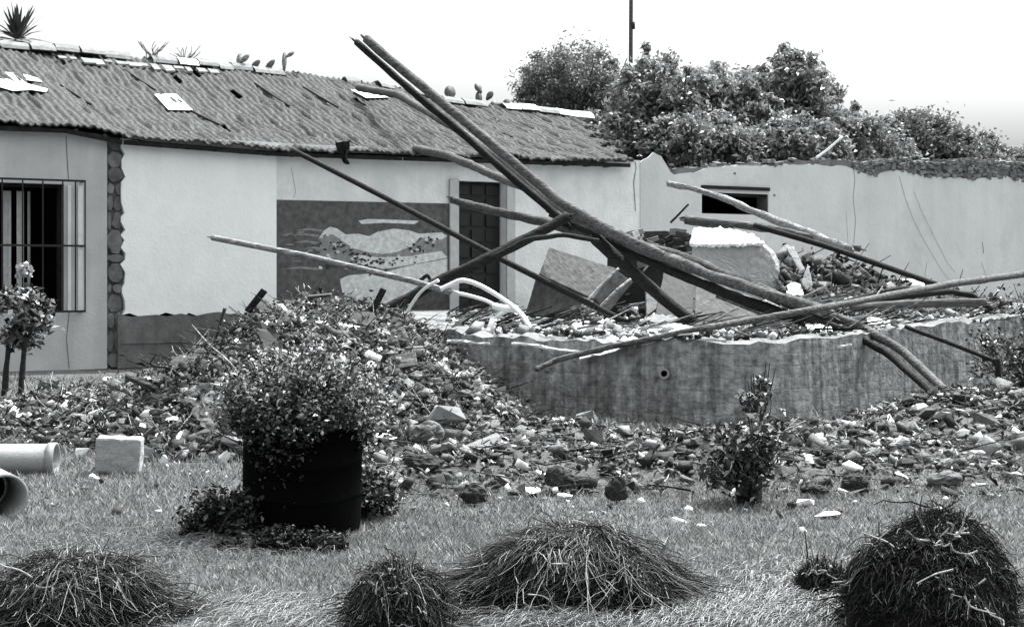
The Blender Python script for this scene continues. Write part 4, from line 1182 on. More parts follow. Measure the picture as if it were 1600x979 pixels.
# ------------------------------------------------------------------ planter with bush
pb = atz(460, 842)
pl = thing('planter_bush', pb + Vector((0, .35, 0)), 'leafy bush growing out of a big black drum on the grass', 'planter')
w = MB(); ns = 40; R = .375; c0 = pb + Vector((0, .38, 0)); vs = []
prof = [(R * .97, 0), (R * .985, .05), (R, .2), (R * 1.0, .21), (R * 1.02, .22), (R * 1.0, .23), (R, .42), (R * 1.02, .43), (R, .44), (R * 1.0, .60), (R * 1.035, .61), (R * 1.035, .645), (R * .95, .645), (R * .95, .55)]
for r_, z in prof:
    for k in range(ns):
        a_ = 2 * math.pi * k / ns; q_ = r_ * (1 + .035 * mnoise.noise(Vector((math.cos(a_) * 1.6, math.sin(a_) * 1.6, z * 3))))
        vs.append(c0 + Vector((math.cos(a_) * q_, math.sin(a_) * q_, z + .02 * mnoise.noise(Vector((math.cos(a_), math.sin(a_), z * 2 + 7))))))
w.add(vs, [(j * ns + k, j * ns + (k + 1) % ns, (j + 1) * ns + (k + 1) % ns, (j + 1) * ns + k) for j in range(len(prof) - 1) for k in range(ns)])
w.build('drum', 'black_plastic', pl, smooth=True)
w = MB(); w.add([c0 + Vector((math.cos(2 * math.pi * k / ns) * R * .95, math.sin(2 * math.pi * k / ns) * R * .95, .58 + .01 * (k % 3))) for k in range(ns)], [tuple(range(ns))])
w.build('soil', 'soil', pl)
w = MB()
for k in range(26):
    a = random.uniform(0, 6.28); r_ = random.uniform(.0, .25)
    b = c0 + Vector((math.cos(a) * r_, math.sin(a) * r_, .55)); e = c0 + Vector((math.cos(a) * random.uniform(.2, .5), math.sin(a) * random.uniform(.2, .5), random.uniform(.8, 1.12)))
    w.tube([b, b.lerp(e, .5) + Vector((random.uniform(-.06, .06), random.uniform(-.06, .06), .06)), e], .012, .004, seg=5, sub=4)
w.build('stem', 'bark', pl)
def clumps(center, rad, nc, per, cr, surf=.55, squash=1.0):
    d = rng.normal(size=(nc, 3)); d /= np.linalg.norm(d, axis=1)[:, None]
    rr = rng.uniform(surf, 1.0, (nc, 1))
    C = np.array(center)[None] + d * rr * np.array(rad)[None]
    P = C[:, None] + rng.normal(size=(nc, per, 3)) * cr * np.array([1, 1, squash]) * rng.uniform(.6, 1.3, (nc, 1, 1))
    return P.reshape(-1, 3)
Pb = np.concatenate([clumps((c0.x - .04, c0.y, .84), (.42, .42, .24), 62, 85, .055), clumps((c0.x - .22, c0.y - .05, .78), (.30, .30, .17), 30, 80, .06), clumps((c0.x + .36, c0.y - .05, .80), (.26, .3, .2), 34, 80, .055),
    clumps((c0.x + .06, c0.y, 1.03), (.42, .3, .18), 24, 65, .045), clumps((c0.x - .38, c0.y, .84), (.20, .3, .2), 12, 55, .04)])
Pb = Pb[Pb[:, 2] > .56]
na_ = 2600; aa = rng.uniform(0, 6.283, na_); rr_ = rng.uniform(.36, .46, na_); drop = rng.gamma(1.5, .07, na_) * (.6 + .6 * np.sin(aa * 3 + 1))
Pb = np.concatenate([Pb, np.stack([c0.x + rr_ * np.cos(aa), c0.y + rr_ * np.sin(aa), .68 - np.abs(drop)], 1)])
sp_ = []; w = MB()
for k in range(44):
    a_ = random.uniform(0, 6.28); el_ = random.uniform(.0, 1.3)
    b_ = Vector((c0.x, c0.y, .78)); d_ = Vector((math.cos(a_) * math.cos(el_), math.sin(a_) * math.cos(el_) * .8, math.sin(el_)))
    L_ = random.uniform(.30, .60) * (1 - .25 * math.sin(el_)); e_ = b_ + d_ * L_ + Vector((0, 0, random.uniform(-.08, .05)))
    m_ = b_.lerp(e_, .6) + Vector((random.uniform(-.04, .04), 0, .04))
    w.tube([b_, m_, e_], .007, .003, seg=5, sub=4)
    for j in range(26):
        u_ = random.uniform(.5, 1.02); q_ = b_.lerp(m_, u_ / .6) if u_ < .6 else m_.lerp(e_, (u_ - .6) / .4)
        sp_.append(q_ + Vector((random.gauss(0, .018), random.gauss(0, .018), random.gauss(0, .018))))
w.build('branch', 'wood', pl)
Pb = np.concatenate([np.array([tuple(q) for q in sp_]), Pb])
sel = rng.random(len(Pb)); sel[-na_:] = .5 + .42 * rng.random(na_)
v1, f1 = leaf_arrays(Pb, rng.uniform(.018, .045, len(Pb)), rng.uniform(.012, .026, len(Pb)), flat=.4)
mi = np.where(sel < .50, 0, np.where(sel < .90, 1, 2))
npmesh('foliage', v1, f1, mi, ['bush_leaf', 'bush_leaf_dark', 'leaf_pale'], parent=pl)

def weed(name, center, rad, n, leaf, mats, probs, label, cat, stems=10, group=None, sz=None):
    base = Vector((center[0], center[1], max(0, center[2] - rad[2])))
    o = thing(name, base, label, cat, group)
    P = clumps(center, rad, max(6, n // 60), 60, min(rad) * .22, surf=.2)
    P = P[P[:, 2] > .01]
    s_ = rng.random(len(P)); cum = np.cumsum(probs); mi = np.searchsorted(cum, s_); mi = np.clip(mi, 0, len(mats) - 1)
    v, f = leaf_arrays(P, rng.uniform(leaf * .6, leaf * 1.3, len(P)), rng.uniform(leaf * .3, leaf * .6, len(P)), flat=.3)
    npmesh('foliage', v, f, mi, mats, parent=o)
    w = MB()
    for k in range(stems):
        e = Vector((center[0] + random.uniform(-.8, .8) * rad[0], center[1] + random.uniform(-.8, .8) * rad[1], center[2] + random.uniform(0, .8) * rad[2]))
        b = Vector((center[0] + random.uniform(-.3, .3) * rad[0], center[1] + random.uniform(-.3, .3) * rad[1], base.z))
        w.tube([b, b.lerp(e, .5) + Vector((random.uniform(-.05, .05), 0, .03)), e], .009, .004, seg=5, sub=3)
    w.build('stem', 'bark', o)
    return o
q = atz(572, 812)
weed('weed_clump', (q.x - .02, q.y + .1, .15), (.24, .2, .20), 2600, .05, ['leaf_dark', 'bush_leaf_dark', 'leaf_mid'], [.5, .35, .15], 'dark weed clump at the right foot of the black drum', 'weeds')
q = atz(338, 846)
weed('weed_clump', (q.x, q.y + .14, .10), (.27, .22, .17), 3400, .045, ['leaf_dark', 'bush_leaf_dark', 'leaf_mid'], [.5, .35, .15], 'dark low weeds standing in for the drum shadow at its left foot', 'weeds')  # dark leaves fill the area of the drum's cast shadow
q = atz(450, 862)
weed('weed_clump', (q.x, q.y + .06, .05), (.40, .12, .08), 3000, .04, ['leaf_dark', 'bush_leaf_dark'], [.7, .3], 'black low weeds standing in for the drum shadow along its front foot', 'weeds')  # black leaves paint the drum's shadow on the grass in front
q = atz(1180, 800)
weed('weed_clump', (q.x, q.y + .35, .32), (.28, .33, .30), 1500, .07, ['leaf_dark', 'bush_leaf_dark', 'leaf_mid', 'leaf_pale'], [.42, .3, .23, .05], 'dark tangled weed clump in the litter before the low wall', 'weeds', 30)
q = atz(1185, 690)
weed('tall_weed', (q.x, q.y, .50), (.20, .13, .48), 620, .08, ['leaf_mid', 'leaf_pale', 'leaf_dark'], [.4, .35, .25], 'tall pale-leaved weed standing against the low wall', 'weed', 14)
pole('stub_branch', [(1181, 693, 14.6), (1180, 668, 14.6), (1179, 645, 14.6)], .03, .018, 'wood_pale', 'pale upright stub at the foot of the tall weed', 'branch', rough=.2)
weed('shrub', (6.0, 18.1, .55), (.75, .7, .5), 1700, .075, ['leaf_dark', 'bush_leaf_dark', 'leaf_mid', 'leaf_pale'], [.35, .3, .27, .08], 'dark tangled shrub at the right edge behind the bent poles', 'shrub', 40)
weed('shrub', (7.3, 21.0, 1.1), (.6, .6, .55), 900, .075, ['leaf_dark', 'leaf_mid', 'leaf_pale'], [.35, .4, .25], 'leafy shrub at the right edge where the long pole leaves the picture', 'shrub', 24)
weed('rose_bush', (-6.45, 20.4, 1.05), (.40, .35, .42), 1100, .13, ['leaf_mid', 'leaf_dark', 'leaf_pale'], [.4, .4, .2], 'leggy rose bush with dark stems before the barred window', 'bush', 4)
for k, (a, b) in enumerate(((8, 610), (33, 606))):
    pole('stem', [(a, 618, 20), (a + 2, 580, 20.1), (a + 6, 530, 20.2)], .045, .03, 'wood_dark', 'dark %s stem of the bush at the left edge' % ('left' if k == 0 else 'right'), 'stem', rough=.2)
w = MB(); p = at(36, 425, 20)
w2 = clumps((p.x, p.y, p.z), (.07, .05, .10), 10, 12, .03)
v, f = leaf_arrays(w2, .08, .06); o = npmesh('flower', v, f, np.zeros(len(f)), ['leaf_pale'], origin=(p.x, p.y, p.z)); tag(o, 'pale flower head of the rose bush before the barred window', 'flower')

# ------------------------------------------------------------------ straw and twig heaps in the foreground
def heap(name, c, rx, ry, h, n, length, label, flow=0.3, pale=.6, rs_=1.0, ntw=8, twl=.3, seed=1):
    base = Vector((c[0], c[1], 0))
    o = thing(name, base, label, 'heap', 'heaps of cut straw and twigs on the grass')
    r0 = random.Random(seed)
    blobs = [(c[0] + r0.uniform(-.1, .1) * rx, c[1] + .05 * ry, .78 * rx, .85 * ry, h)]
    for k in range(6):
        a = r0.uniform(0, 6.28)
        blobs.append((c[0] + math.cos(a) * rx * .5, c[1] + math.sin(a) * ry * .4, rx * r0.uniform(.32, .52), ry * r0.uniform(.4, .6), h * r0.uniform(.45, .85)))
    def zf(x, y):
        z = 0
        for bx, by, ax, ay, bh in blobs:
            r2 = ((x - bx) / ax) ** 2 + ((y - by) / ay) ** 2
            z = np.maximum(z, bh * np.clip(1 - r2, 0, 1) ** .47)
        return z * (1 + .22 * wav(x * 5, y * 5, 1.0))
    G = 46
    gx, gy_ = np.meshgrid(np.linspace(c[0] - rx * 1.05, c[0] + rx * 1.05, G), np.linspace(c[1] - ry * 1.05, c[1] + ry * 1.05, G))
    gz = zf(gx, gy_) * .86 - .012 + .014 * rng.normal(size=gx.shape) * (zf(gx, gy_) > .02)
    V = np.stack([gx, gy_, gz], -1).reshape(-1, 3)
    i = (np.arange(G - 1)[:, None] * G + np.arange(G - 1)[None]).reshape(-1)
    Fq = np.stack([i, i + 1, i + G + 1, i + G], 1)
    Fq = Fq[(gz.reshape(-1)[Fq] > -.01).any(1)]
    npmesh('core', V, Fq, np.zeros(len(Fq)), ['heap_shade_core'], parent=o)
    K = 7
    arrs = []
    for layer, (part_n, lscale, rad, up_) in enumerate(((n, 1.0, (.0009, .0036), .09), (n // 14, 1.0, (.0026, .0050), .16), (int(n * .8), .7, (.0012, .0040), .05))):  # last layer: all-dark strands that paint shade over the core
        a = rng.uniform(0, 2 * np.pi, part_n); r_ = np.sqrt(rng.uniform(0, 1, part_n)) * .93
        front = (np.sin(a) < -.05) & (r_ > .25); keep = ~(front & (rng.random(part_n) < (.5, .6, 0)[layer]))  # front strands thinned so the black core shows as painted shade
        a, r_ = a[keep], r_[keep]; m = len(a)
        x0 = c[0] + rx * r_ * np.cos(a); y0 = c[1] + ry * r_ * np.sin(a)
        knot = flow + 1.5 * wav(x0 * 2.2 + seed, y0 * 2.2)
        ang = np.where(rng.random(m) < .45, a + rng.normal(0, .8, m), knot + rng.normal(0, .9, m))
        L = rng.gamma(2.0, .32, m) * length * lscale * .85
        P = np.zeros((m, K, 3)); curv = rng.normal(0, .3, m); phs = rng.uniform(0, 6.28, m)
        lift = np.abs(rng.normal(0, up_, m)) * .30
        rise = rng.normal(-.16, .18, m) * (up_ / .28)
        x, y = x0.copy(), y0.copy(); z0 = zf(x0, y0)
        for k in range(K):
            u = k / (K - 1)
            zz = zf(x, y); free = z0 + rise * L * u - .6 * L * u * u * .4
            P[:, k, 0] = x; P[:, k, 1] = y
            P[:, k, 2] = np.maximum(np.maximum(zz * .9, free * .75 + zz * .25) + lift * (.4 + u) + .006 * np.sin(phs + k * 2.1), .008)
            st = L / K; aa = ang + curv * u * .8 + .08 * np.sin(phs + 3 * u)
            x = x + np.cos(aa) * st; y = y + np.sin(aa) * st * .85
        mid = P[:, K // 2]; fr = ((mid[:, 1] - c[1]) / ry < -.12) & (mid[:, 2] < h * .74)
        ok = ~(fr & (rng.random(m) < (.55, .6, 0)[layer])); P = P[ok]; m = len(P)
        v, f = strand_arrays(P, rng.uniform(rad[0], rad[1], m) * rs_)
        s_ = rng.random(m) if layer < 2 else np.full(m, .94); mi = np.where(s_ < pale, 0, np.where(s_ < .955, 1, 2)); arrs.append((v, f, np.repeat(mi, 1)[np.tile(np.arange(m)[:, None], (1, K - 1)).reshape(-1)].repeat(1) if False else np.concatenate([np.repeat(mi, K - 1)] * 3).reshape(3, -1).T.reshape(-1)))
    V, Fq, mi = join(arrs)
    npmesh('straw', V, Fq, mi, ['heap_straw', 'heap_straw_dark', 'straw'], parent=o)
    for k in range(ntw):
        a_ = r0.uniform(-3.1, .2); r1_ = r0.uniform(.2, 1.0)
        x = c[0] + rx * r1_ * math.cos(a_); y = c[1] + ry * r1_ * math.sin(a_)
        z = float(zf(np.array(x), np.array(y))) + .02
        d = Vector((r0.uniform(-1, 1), r0.uniform(-.6, .3), r0.uniform(-.5, .5))).normalized() * r0.uniform(.4, 1) * twl
        p = Vector((x, y - .03, max(z, .03)))
        q_ = p + d; q_.z = max(q_.z, .01)
        w = MB(); w.tube([p, p.lerp(q_, .35) + Vector((r0.uniform(-.02, .02), 0, r0.uniform(-.02, .02))), p.lerp(q_, .7) + Vector((r0.uniform(-.02, .02), 0, r0.uniform(-.02, .02))), q_], .0052, .0026, seg=5, sub=3, rough=.3)
        if r0.random() < .5:
            b2 = p.lerp(q_, .5); w.tube([b2, b2 + Vector((r0.uniform(-.06, .06), -.01, r0.uniform(-.04, .07)))], .0032, .002, seg=4)
        w.build('twig', 'straw' if r0.random() < .6 else 'wood_pale', o)
    return o
def hc(px, py_front, ry):
    p = atz(px, py_front); return (p.x, p.y + ry)
heap('straw_heap', hc(918, 965, .40), .56, .44, .34, 10000, .32, 'largest brown straw heap, front shade painted by a black core, bottom middle', flow=2.75, pale=.8, ntw=14, seed=3)
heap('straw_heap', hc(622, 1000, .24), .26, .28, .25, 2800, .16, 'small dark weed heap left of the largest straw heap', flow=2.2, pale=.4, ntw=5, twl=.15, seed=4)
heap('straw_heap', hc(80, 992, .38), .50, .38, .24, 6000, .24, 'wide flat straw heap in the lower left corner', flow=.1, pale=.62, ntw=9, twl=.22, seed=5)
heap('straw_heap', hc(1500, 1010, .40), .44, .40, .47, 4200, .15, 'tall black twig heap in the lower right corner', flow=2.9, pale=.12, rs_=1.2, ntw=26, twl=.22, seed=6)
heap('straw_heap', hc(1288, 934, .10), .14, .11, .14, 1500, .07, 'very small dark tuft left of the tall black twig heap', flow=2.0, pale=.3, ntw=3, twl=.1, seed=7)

# ------------------------------------------------------------------ grass (nobody could count it)
def grass():
    arr = []
    n = 410000
    u = rng.random(n)
    Y = 1 / (1 / 5.6 + (1 / 24.0 - 1 / 5.6) * u)
    X = rng.uniform(-.46, .46, n) * Y
    # thinner on debris
    hd = hgt(X, Y); keep = (rng.random(n) < np.clip(1.15 - hd * 9, .04, 1)) & ~((Y > 18.3) & (X > -1))
    keep &= ~((np.abs(wav(X * 1.3, Y * 1.3)) < .06) & (rng.random(n) < .6))
    X, Y, hd = X[keep], Y[keep], hd[keep]; n = len(X)
    sc = np.clip(Y / 9, .75, 2.2)
    h = rng.uniform(.012, .045, n) * sc * (1 + .4 * wav(X * 2, Y * 2)); wd = rng.uniform(.0020, .0058, n) * sc
    a = rng.uniform(0, 6.283, n); ln = rng.uniform(.2, 1.5, n) * h
    b = rng.uniform(0, 6.283, n)
    z0 = np.maximum(0.012 * wav(X, Y, 1.2), hd) - .003
    v = np.zeros((n, 3, 3))
    v[:, 0] = np.stack([X - np.cos(a) * wd, Y - np.sin(a) * wd, z0], 1)
    v[:, 1] = np.stack([X + np.cos(a) * wd, Y + np.sin(a) * wd, z0], 1)
    v[:, 2] = np.stack([X + np.cos(b) * ln, Y + np.sin(b) * ln, z0 + h], 1)
    f = np.arange(n * 3).reshape(n, 3)
    s_ = rng.random(n); mi = np.where(s_ < .55, 0, np.where(s_ < .93, 1, 2))
    o = npmesh('grass', v.reshape(-1, 3), f, mi, ['grass_a', 'grass_b', 'straw'])
    tag(o, 'short dry grass covering the ground', 'grass', kind='stuff')
grass()
def loose_straw():
    arr = []
    for cx, cy, sx, sy, n, ang in ((1090, 960, 190, 26, 1500, .9), (1230, 930, 120, 40, 1000, .9), (440, 968, 120, 22, 1000, .7), (230, 855, 220, 25, 700, .05), (860, 970, 120, 16, 500, .3), (1400, 900, 60, 50, 400, 1.2)):
        px = rng.normal(cx, sx * .55, n); py = np.minimum(rng.normal(cy, sy * .6, n), 1010); py = np.maximum(py, 830)
        Y = CH * F / (py - HZ); X = (px - 800) / F * Y
        L = rng.uniform(.06, .22, n); a = ang + rng.normal(0, .45, n); K = 4
        P = np.zeros((n, K, 3)); c_ = rng.normal(0, .5, n)
        lift = rng.uniform(.005, .05, n)
        for k in range(K):
            P[:, k, 0] = X + np.cos(a + c_ * k / K) * L * k / K; P[:, k, 1] = Y + np.sin(a + c_ * k / K) * L * k / K
            P[:, k, 2] = .01 + lift * math.sin(math.pi * (k + .6) / K)
        v, f = strand_arrays(P, rng.uniform(.0014, .003, n)); arr.append((v, f, 0))
    V, Fq, mi = join(arr)
    o = npmesh('loose_straw', V, Fq, mi, ['straw']); tag(o, 'pale loose straw strewn over the front grass', 'straw', kind='stuff')
loose_straw()

# ------------------------------------------------------------------ litter mass: fragments, leaves, sticks
def litter():
    arr = []
    mats = ['chunk_dark', 'chunk_mid', 'chunk_white', 'leaf_dark', 'leaf_mid', 'leaf_pale', 'wood_dark', 'wood_pale']
    # region samplers
    def mound(n):
        X = rng.uniform(-6.6, .2, n * 3); Y = rng.uniform(12.4, 18.6, n * 3); h = h_mound(X, Y); k = (h > .04) & (rng.random(n * 3) < .25 + h)
        return X[k][:n], Y[k][:n]
    def strip(n):
        X = rng.uniform(-1.9, 7.5, n * 3); Y = rng.uniform(10.6, 18.4, n * 3); h = h_strip(X, Y)
        k = (h > .008) & (rng.random(n * 3) < .10 + 2.2 * h) & ((wav(X * 1.9, Y * 2.6) > -.25) | (rng.random(n * 3) < .25))
        # keep in front of the low wall
        xl = np.array([p.x for p in front_line]); yl = np.array([p.y for p in front_line])
        k &= Y < np.interp(X, xl, yl) - .02
        return X[k][:n], Y[k][:n]
    for sampler, nch, nlf, nst, cs in ((mound, 7500, 13500, 2600, .075), (strip, 6000, 10500, 2200, .055)):
        X, Y = sampler(nch); n = len(X)
        S = rng.gamma(2.0, cs * .5, n) + .02; S = np.minimum(S, .22)
        P = np.stack([X, Y, hgt(X, Y) + S * .15], 1); v, f = chunk_arrays(P, S)
        s_ = rng.random(n); m = np.where(s_ < (.56 if sampler is mound else .44) + .2 * wav(X * 1.6, Y * 1.6), 0, np.where(s_ < (.95 if sampler is mound else .92), 1, 2)); arr.append((v, f, np.repeat(m, 6)))
        X, Y = sampler(nlf); n = len(X)
        P = np.stack([X, Y, hgt(X, Y) + rng.gamma(1.4, .035 if sampler is mound else .016, n)], 1)
        v, f = leaf_arrays(P, .03 + rng.gamma(2.0, .020, n), .012 + rng.gamma(2.0, .011, n), flat=.25)
        s_ = rng.random(n); m = np.where(s_ < .50 + .22 * wav(X * 1.6, Y * 1.6), 3, np.where(s_ < .93, 4, 5)); arr.append((v, f, m))
        X, Y = sampler(nst); n = len(X); K = 4
        L = rng.uniform(.12, .55, n); a = rng.uniform(0, 6.28, n); e = rng.normal(.1, .35, n); c_ = rng.normal(0, .5, n)
        P = np.zeros((n, K, 3)); z0 = hgt(X, Y) + rng.uniform(0, .08, n)
        for k in range(K):
            P[:, k, 0] = X + np.cos(a + c_ * k / K) * L * k / K; P[:, k, 1] = Y + np.sin(a + c_ * k / K) * L * k / K
            P[:, k, 2] = np.maximum(z0 + np.sin(e) * L * k / K * (1.0 if sampler is mound else .4), hgt(P[:, k, 0], P[:, k, 1]) + .01)
        v, f = strand_arrays(P, rng.uniform(.003, .010, n)); m = np.repeat(np.where(rng.random(n) < .55, 6, 7), (K - 1) * 3); arr.append((v, f, m))
    V, Fq, mi = join(arr)
    o = npmesh('litter', V, Fq, mi, mats); tag(o, 'mixed litter of leaves, sticks and broken plaster over the heaps', 'litter', kind='stuff')
    # thin scatter over the grass
    arr = []
    n = 700; X = rng.uniform(-3.5, 5.5, n); Y = rng.uniform(8.5, 13.5, n); k = rng.random(n) < sm(8.5, 13, Y); X, Y = X[k], Y[k]; n = len(X)
    S = rng.gamma(2., .014, n) + .012; v, f = chunk_arrays(np.stack([X, Y, S * .3], 1), S); s_ = rng.random(n)
    arr.append((v, f, np.repeat(np.where(s_ < .35, 0, np.where(s_ < .7, 1, 2)), 6)))
    V, Fq, mi = join(arr); o = npmesh('crumbs', V, Fq, mi, ['chunk_dark', 'chunk_mid', 'chunk_white']); tag(o, 'small crumbs of plaster and earth scattered on the grass', 'crumbs', kind='stuff')
    # rubble on the ruined floor
    arr = []
    n = 4600
    px = rng.uniform(700, 1640, n); Yd = rng.uniform(16.3, 27, n); X = (px - 800) / F * Yd
    xl = np.array([p.x for p in front_line]); yl = np.array([p.y for p in front_line])
    k = (Yd > np.interp(X, xl, yl) + .12)
    wl = np.array([(W0.y + (x - W0.x) / U.x * U.y) for x in X]); k &= Yd < wl - .2
    X, Yd = X[k], Yd[k]; n = len(X)
    pile = .30 * np.exp(-((X - 5.0) / 1.8) ** 2 - ((Yd - 23.5) / 2.0) ** 2) + .20 * np.exp(-((X - 1.8) / 1.2) ** 2 - ((Yd - 22.5) / 1.5) ** 2)
    S = np.minimum(rng.gamma(1.6, .035, n) + .025, .24)
    P = np.stack([X, Yd, FLOOR + S * .1 + pile * rng.random(n)], 1); v, f = chunk_arrays(P, S); s_ = rng.random(n)
    arr.append((v, f, np.repeat(np.where(s_ < .30, 0, np.where(s_ < .82, 1, 2)), 6)))
    k = rng.integers(0, n, 520); K = 4; m = len(k); L = rng.uniform(.2, .9, m); a = rng.normal(0, .6, m); e = rng.normal(.05, .25, m)
    Pt = np.zeros((m, K, 3))
    for j in range(K):
        Pt[:, j, 0] = X[k] + np.cos(a) * L * j / K; Pt[:, j, 1] = Yd[k] + np.sin(a) * L * j / K; Pt[:, j, 2] = FLOOR + .06 + np.abs(np.sin(e)) * L * j / K + pile[k]
    v, f = strand_arrays(Pt, rng.uniform(.006, .018, m)); arr.append((v, f, np.repeat(np.where(rng.random(m) < .5, 3, 4), (K - 1) * 3)))
    V, Fq, mi = join(arr); o = npmesh('rubble', V, Fq, mi, ['chunk_dark', 'chunk_mid', 'chunk_white', 'wood_dark', 'wood_pale']); tag(o, 'broken masonry rubble strewn over the ruined floor', 'rubble', kind='stuff')
front_line = sorted(front, key=lambda p: p.x)
litter()

# rubble along the window foot of right wall (1000-1080, 350-400)
w = MB()
for k in range(70):
    px = random.uniform(950, 1085); py = random.uniform(352, 405) if px > 985 else random.uniform(352, 385)
    s1 = random.uniform(.06, .22)
    w.box(at(px, py + 10, 26.6 + random.uniform(-.5, .5)), (s1 * 1.8, s1, s1 * .6), Matrix.Rotation(random.uniform(-.5, .5), 3, 'Y') @ Matrix.Rotation(random.uniform(0, 3), 3, 'Z'), mi=random.choice([0, 0, 1, 2]))
b0 = at(950, 400, 26.9); 
core = [at(945, 500, 26.8), at(1085, 500, 26.8), at(1085, 372, 26.8), at(1040, 360, 26.9), at(985, 362, 26.9), at(950, 372, 26.9)]
w.prism(core, (.2, .5, 0), 0)
o = w.build('rubble_stack', ['chunk_dark', 'chunk_mid', 'mortar'], origin=at(1015, 500, 26.8), bevel=.01)
tag(o, 'stack of broken bricks and boards against the wall left of the wall stump', 'rubble stack')

# ------------------------------------------------------------------ trees, pole, plants behind
def tree(px, top, wpx, Y, label, leaf='tree_leaf', nc=70, per=170, ls=.15, low=5.0, seed=0, asym=0.0):
    c = at(px, top, Y); rx = wpx / F * Y / 2
    zt = c.z; zc = (zt + low - .9) / 2; rz_ = (zt - (low - .9)) / 2
    o = thing('leafy_tree', (c.x, Y, 0), label, 'tree', 'trees behind the ruined house')
    w = MB()
    w.tube([(c.x, Y, 0), (c.x + .1, Y, 1.6), (c.x - .05, Y + .1, zc - rz_ * .3), (c.x, Y, zc + rz_ * .3)], .17, .05, seg=9, rough=.2)
    for k in range(16):
        a = random.uniform(0, 6.28); z0 = random.uniform(1.8, zc)
        e = Vector((c.x + math.cos(a) * rx * random.uniform(.4, .95), Y + math.sin(a) * rx * .8, zc + random.uniform(-.6, .85) * rz_))
        s0 = Vector((c.x, Y, z0))
        w.tube([s0, s0.lerp(e, .5) + Vector((0, 0, -.1)), e], .05, .014, seg=5, sub=4)
    w.build('trunk', 'bark', o)
    P = np.concatenate([clumps((c.x, Y, zc), (rx * .86, rx * .75, rz_ * .9), nc, per, rx * .13, surf=.15, squash=.8),
                        clumps((c.x + asym, Y, zc), (rx * 1.0, rx * .8, rz_ * 1.02), nc, per // 3, rx * .07, surf=.85, squash=.8)])
    v, f = leaf_arrays(P, rng.uniform(.6, 1.3, len(P)) * ls, rng.uniform(.3, .55, len(P)) * ls, flat=.2)
    npmesh('crown', v, f, np.zeros(len(f)), [leaf], parent=o)
TREES = [(895, 68, 215, 44, 'soft grey-leaved tree above the broken right end of the roof', 'tree_leaf_soft', .12),
         (1040, 90, 190, 41, 'dark leafy tree just right of the wooden utility pole', 'tree_leaf', .19),
         (1015, 62, 46, 41.5, 'narrow leafy shoot standing above the trees beside the utility pole', 'tree_leaf', .19),
         (1130, 104, 190, 42, 'dark leafy tree between the utility pole tree and the tallest round tree', 'tree_leaf', .2),
         (1232, 76, 175, 43, 'tall round-topped tree with sky showing through its crown', 'tree_leaf', .2),
         (1320, 150, 110, 44, 'small tree at the right foot of the round-topped tree', 'tree_leaf', .18),
         (1432, 182, 190, 47, 'grey rounded tree above the right wall', 'tree_leaf_soft', .16),
         (1530, 206, 110, 52, 'low tree near the right edge above the wall', 'tree_leaf_soft', .16),
         (1600, 222, 100, 56, 'lowest tree at the far right edge', 'tree_leaf', .16),
         (960, 165, 130, 40, 'dark low bushy tree right behind the end of the roof', 'tree_leaf', .17),
         (1175, 130, 120, 41, 'mid-height bushy tree filling the dip left of the tall round-topped tree', 'tree_leaf', .19),
         (1375, 185, 120, 45, 'low bushy tree joining the round-topped tree to the grey rounded tree', 'tree_leaf', .17),
         (968, 92, 120, 43, 'soft grey tree filling in between the left soft tree and the utility pole', 'tree_leaf_soft', .13),
         (850, 118, 110, 43.5, 'soft bushy left shoulder of the trees above the roof end', 'tree_leaf_soft', .13),
         (1090, 180, 200, 39.5, 'dark low bushy tree behind the dark window hole', 'tree_leaf', .17),
         (1240, 185, 170, 40, 'dark low bushy tree behind the middle of the right wall', 'tree_leaf', .17)]
for k, (px, tp, wd, Y, lab, lf, ls) in enumerate(TREES):
    big = wd > 150
    tree(px, tp, wd, Y, lab, lf, nc=(150 if lf == 'tree_leaf_soft' else 110) if big else 44, per=(250 if lf == 'tree_leaf_soft' else 170) if big else 150, ls=ls, low=4.8)
up = thing('utility_pole', at(986, 430, 50) - Vector((0, 0, 1.6)), 'thin tall utility pole rising out of the trees', 'utility pole')
w = MB(); b = Vector(worldloc(up)); w.tube([b, b + Vector((-.02, 0, 6)), b + Vector((.02, 0, 13))], .085, .06, seg=8, rough=.1); w.build('shaft', 'wood', up, smooth=True)
w = MB(); q = at(990, 40, 49.9); w.tube([q + Vector((0, 0, -.12)), q + Vector((0, 0, .12))], .05, seg=8); w.build('insulator', 'iron', up, smooth=True)

# palm behind the roof at the left
pc_ = at(28, 66, 36.5)
pm = thing('yucca_palm', (pc_.x, pc_.y, 0), 'dark spiky palm crown showing over the roof at the top left', 'palm')
w = MB(); w.tube([(pc_.x, pc_.y, 0), (pc_.x + .1, pc_.y, 3), (pc_.x, pc_.y, pc_.z)], .16, .12, seg=9, rough=.3); w.build('trunk', 'bark', pm)
w = MB()
for k in range(95):
    a = random.uniform(0, 6.28); el = random.uniform(-.25, 1.45)
    d = Vector((math.cos(a) * math.cos(el), math.sin(a) * math.cos(el), math.sin(el)))
    L = random.uniform(.55, .95); s1 = d.cross(Vector((0, 0, 1))).normalized() * random.uniform(.03, .055); p0 = pc_ + d * .08 + Vector((0, 0, .05))
    dr = Vector((0, 0, -.18 * L * (1 - math.sin(el) * .8)))
    q1, q2, q3 = p0 + d * L * .45, p0 + d * L * .8 + dr * .6, p0 + d * L + dr
    w.add([p0 - s1 * .6, p0 + s1 * .6, q1 - s1, q1 + s1, q2 - s1 * .7, q2 + s1 * .7, q3], [(0, 1, 3, 2), (2, 3, 5, 4), (4, 5, 6)])
w.build('crown', 'palm_leaf', pm)

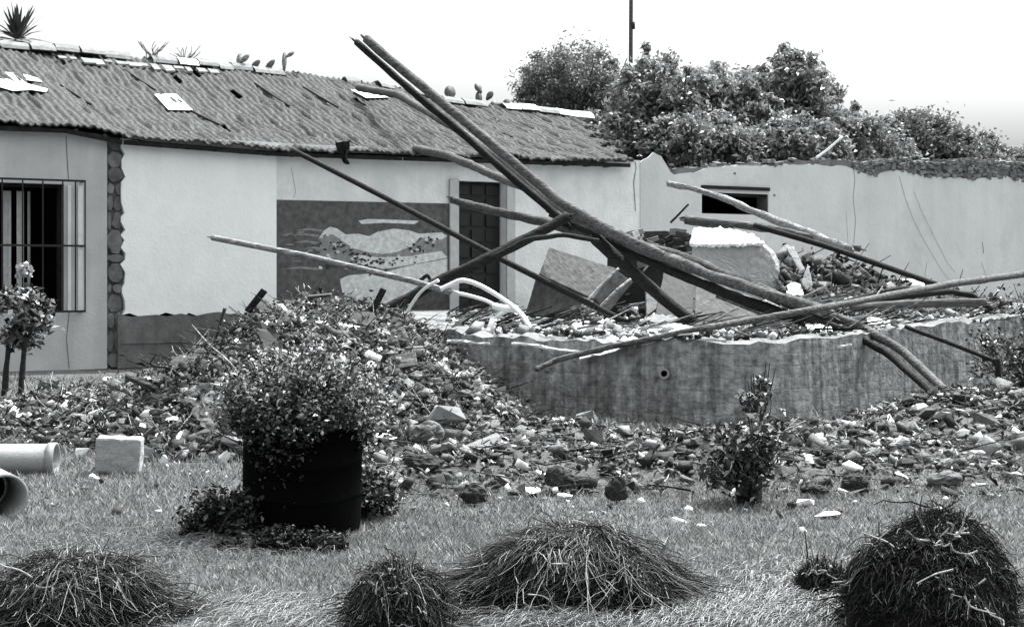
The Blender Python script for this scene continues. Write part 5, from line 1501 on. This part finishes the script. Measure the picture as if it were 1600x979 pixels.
# plants on the ridge
def ridge_at(px, up=0.0):
    t = tpx(px, -RUN); return W(t, float(roofz(t, 1)) + up, -RUN)
def pad(w, base, d, L, Wd, th=.025):
    d = d.normalized(); s1 = Vector((1, .3, 0)).cross(Vector((0, 0, 1))); side = d.cross(Vector((.52, -.85, 0))).normalized(); nr = d.cross(side).normalized()
    n = 14; vs = []
    for sgn in (-1, 1):
        for k in range(n):
            a = 2 * math.pi * k / n
            rr = .82 if sgn else 1
            vs.append(base + d * (L / 2 + math.sin(a) * L / 2) + side * math.cos(a) * Wd / 2 * (1 - .25 * (math.sin(a) < -.3)) + nr * sgn * th * .5)
    c1, c2 = base + d * L / 2 - nr * th, base + d * L / 2 + nr * th
    vs += [c1, c2]
    f = [(k, (k + 1) % n, n + (k + 1) % n, n + k) for k in range(n)] + [((k + 1) % n, k, 2 * n) for k in range(n)] + [(n + k, n + (k + 1) % n, 2 * n + 1) for k in range(n)]
    w.add(vs, f)
def cactus(px, pads, label, mat='cactus'):
    b = ridge_at(px, .0); o = thing('prickly_pear', b, label, 'cactus', 'cacti growing on the roof ridge')
    for (dx, dz, ang, L, Wd) in pads:
        w = MB(); pad(w, b + Vector((dx, 0, dz)), Vector((math.sin(ang), .1, math.cos(ang))), L, Wd); w.build('pad', mat, o, smooth=True)
cactus(372, [(0, 0, .1, .34, .12), (.02, .1, .8, .3, .12)], 'pale stubby cactus on the ridge, leftmost of the cactus row', 'wood_pale')
cactus(390, [(0, -.02, .75, .32, .13)], 'single cactus pad leaning right on the ridge, next to the pale stubby one')
cactus(412, [(0, -.02, .7, .36, .13)], 'cactus pad leaning right, between its neighbour pad and the tall branched stub')
cactus(444, [(0, 0, .0, .48, .11), (.02, .34, 1.0, .24, .09)], 'tall branched stub on the ridge, last of the cactus row', 'wood_pale')
cactus(703, [(0, 0, .0, .38, .30)], 'big round cactus pad standing behind the highest pole')
cactus(752, [(-.05, .0, -.05, .34, .18), (0, .28, -.5, .28, .17), (.12, .12, .6, .26, .16)], 'many-padded cactus left of the soft grey tree')
cactus(735, [(0, -.03, .3, .16, .2)], 'low cactus stub between the round pad and the many-padded cactus')
cactus(775, [(0, -.03, -.4, .2, .2), (.2, -.03, .4, .24, .2)], 'low cluster of cactus pads right of the many-padded cactus')
for px, lab in ((238, 'pale dry twigs on the ridge, left of the other twig tuft'), (290, 'pale dry twigs on the ridge, nearest to the cactus row')):
    b = ridge_at(px); o = thing('dry_tuft', b, lab, 'dry plant', 'dry twig tufts on the ridge'); w = MB()
    for k in range(16):
        d = Vector((random.uniform(-.35, .35), 0, random.uniform(.18, .40)))
        w.tube([b + Vector((random.uniform(-.12, .12), 0, 0)), b + d * .6 + Vector((random.uniform(-.05, .05), 0, 0)), b + d], .012, .006, seg=4, sub=3)
    w.build('twig', 'wood_pale', o)
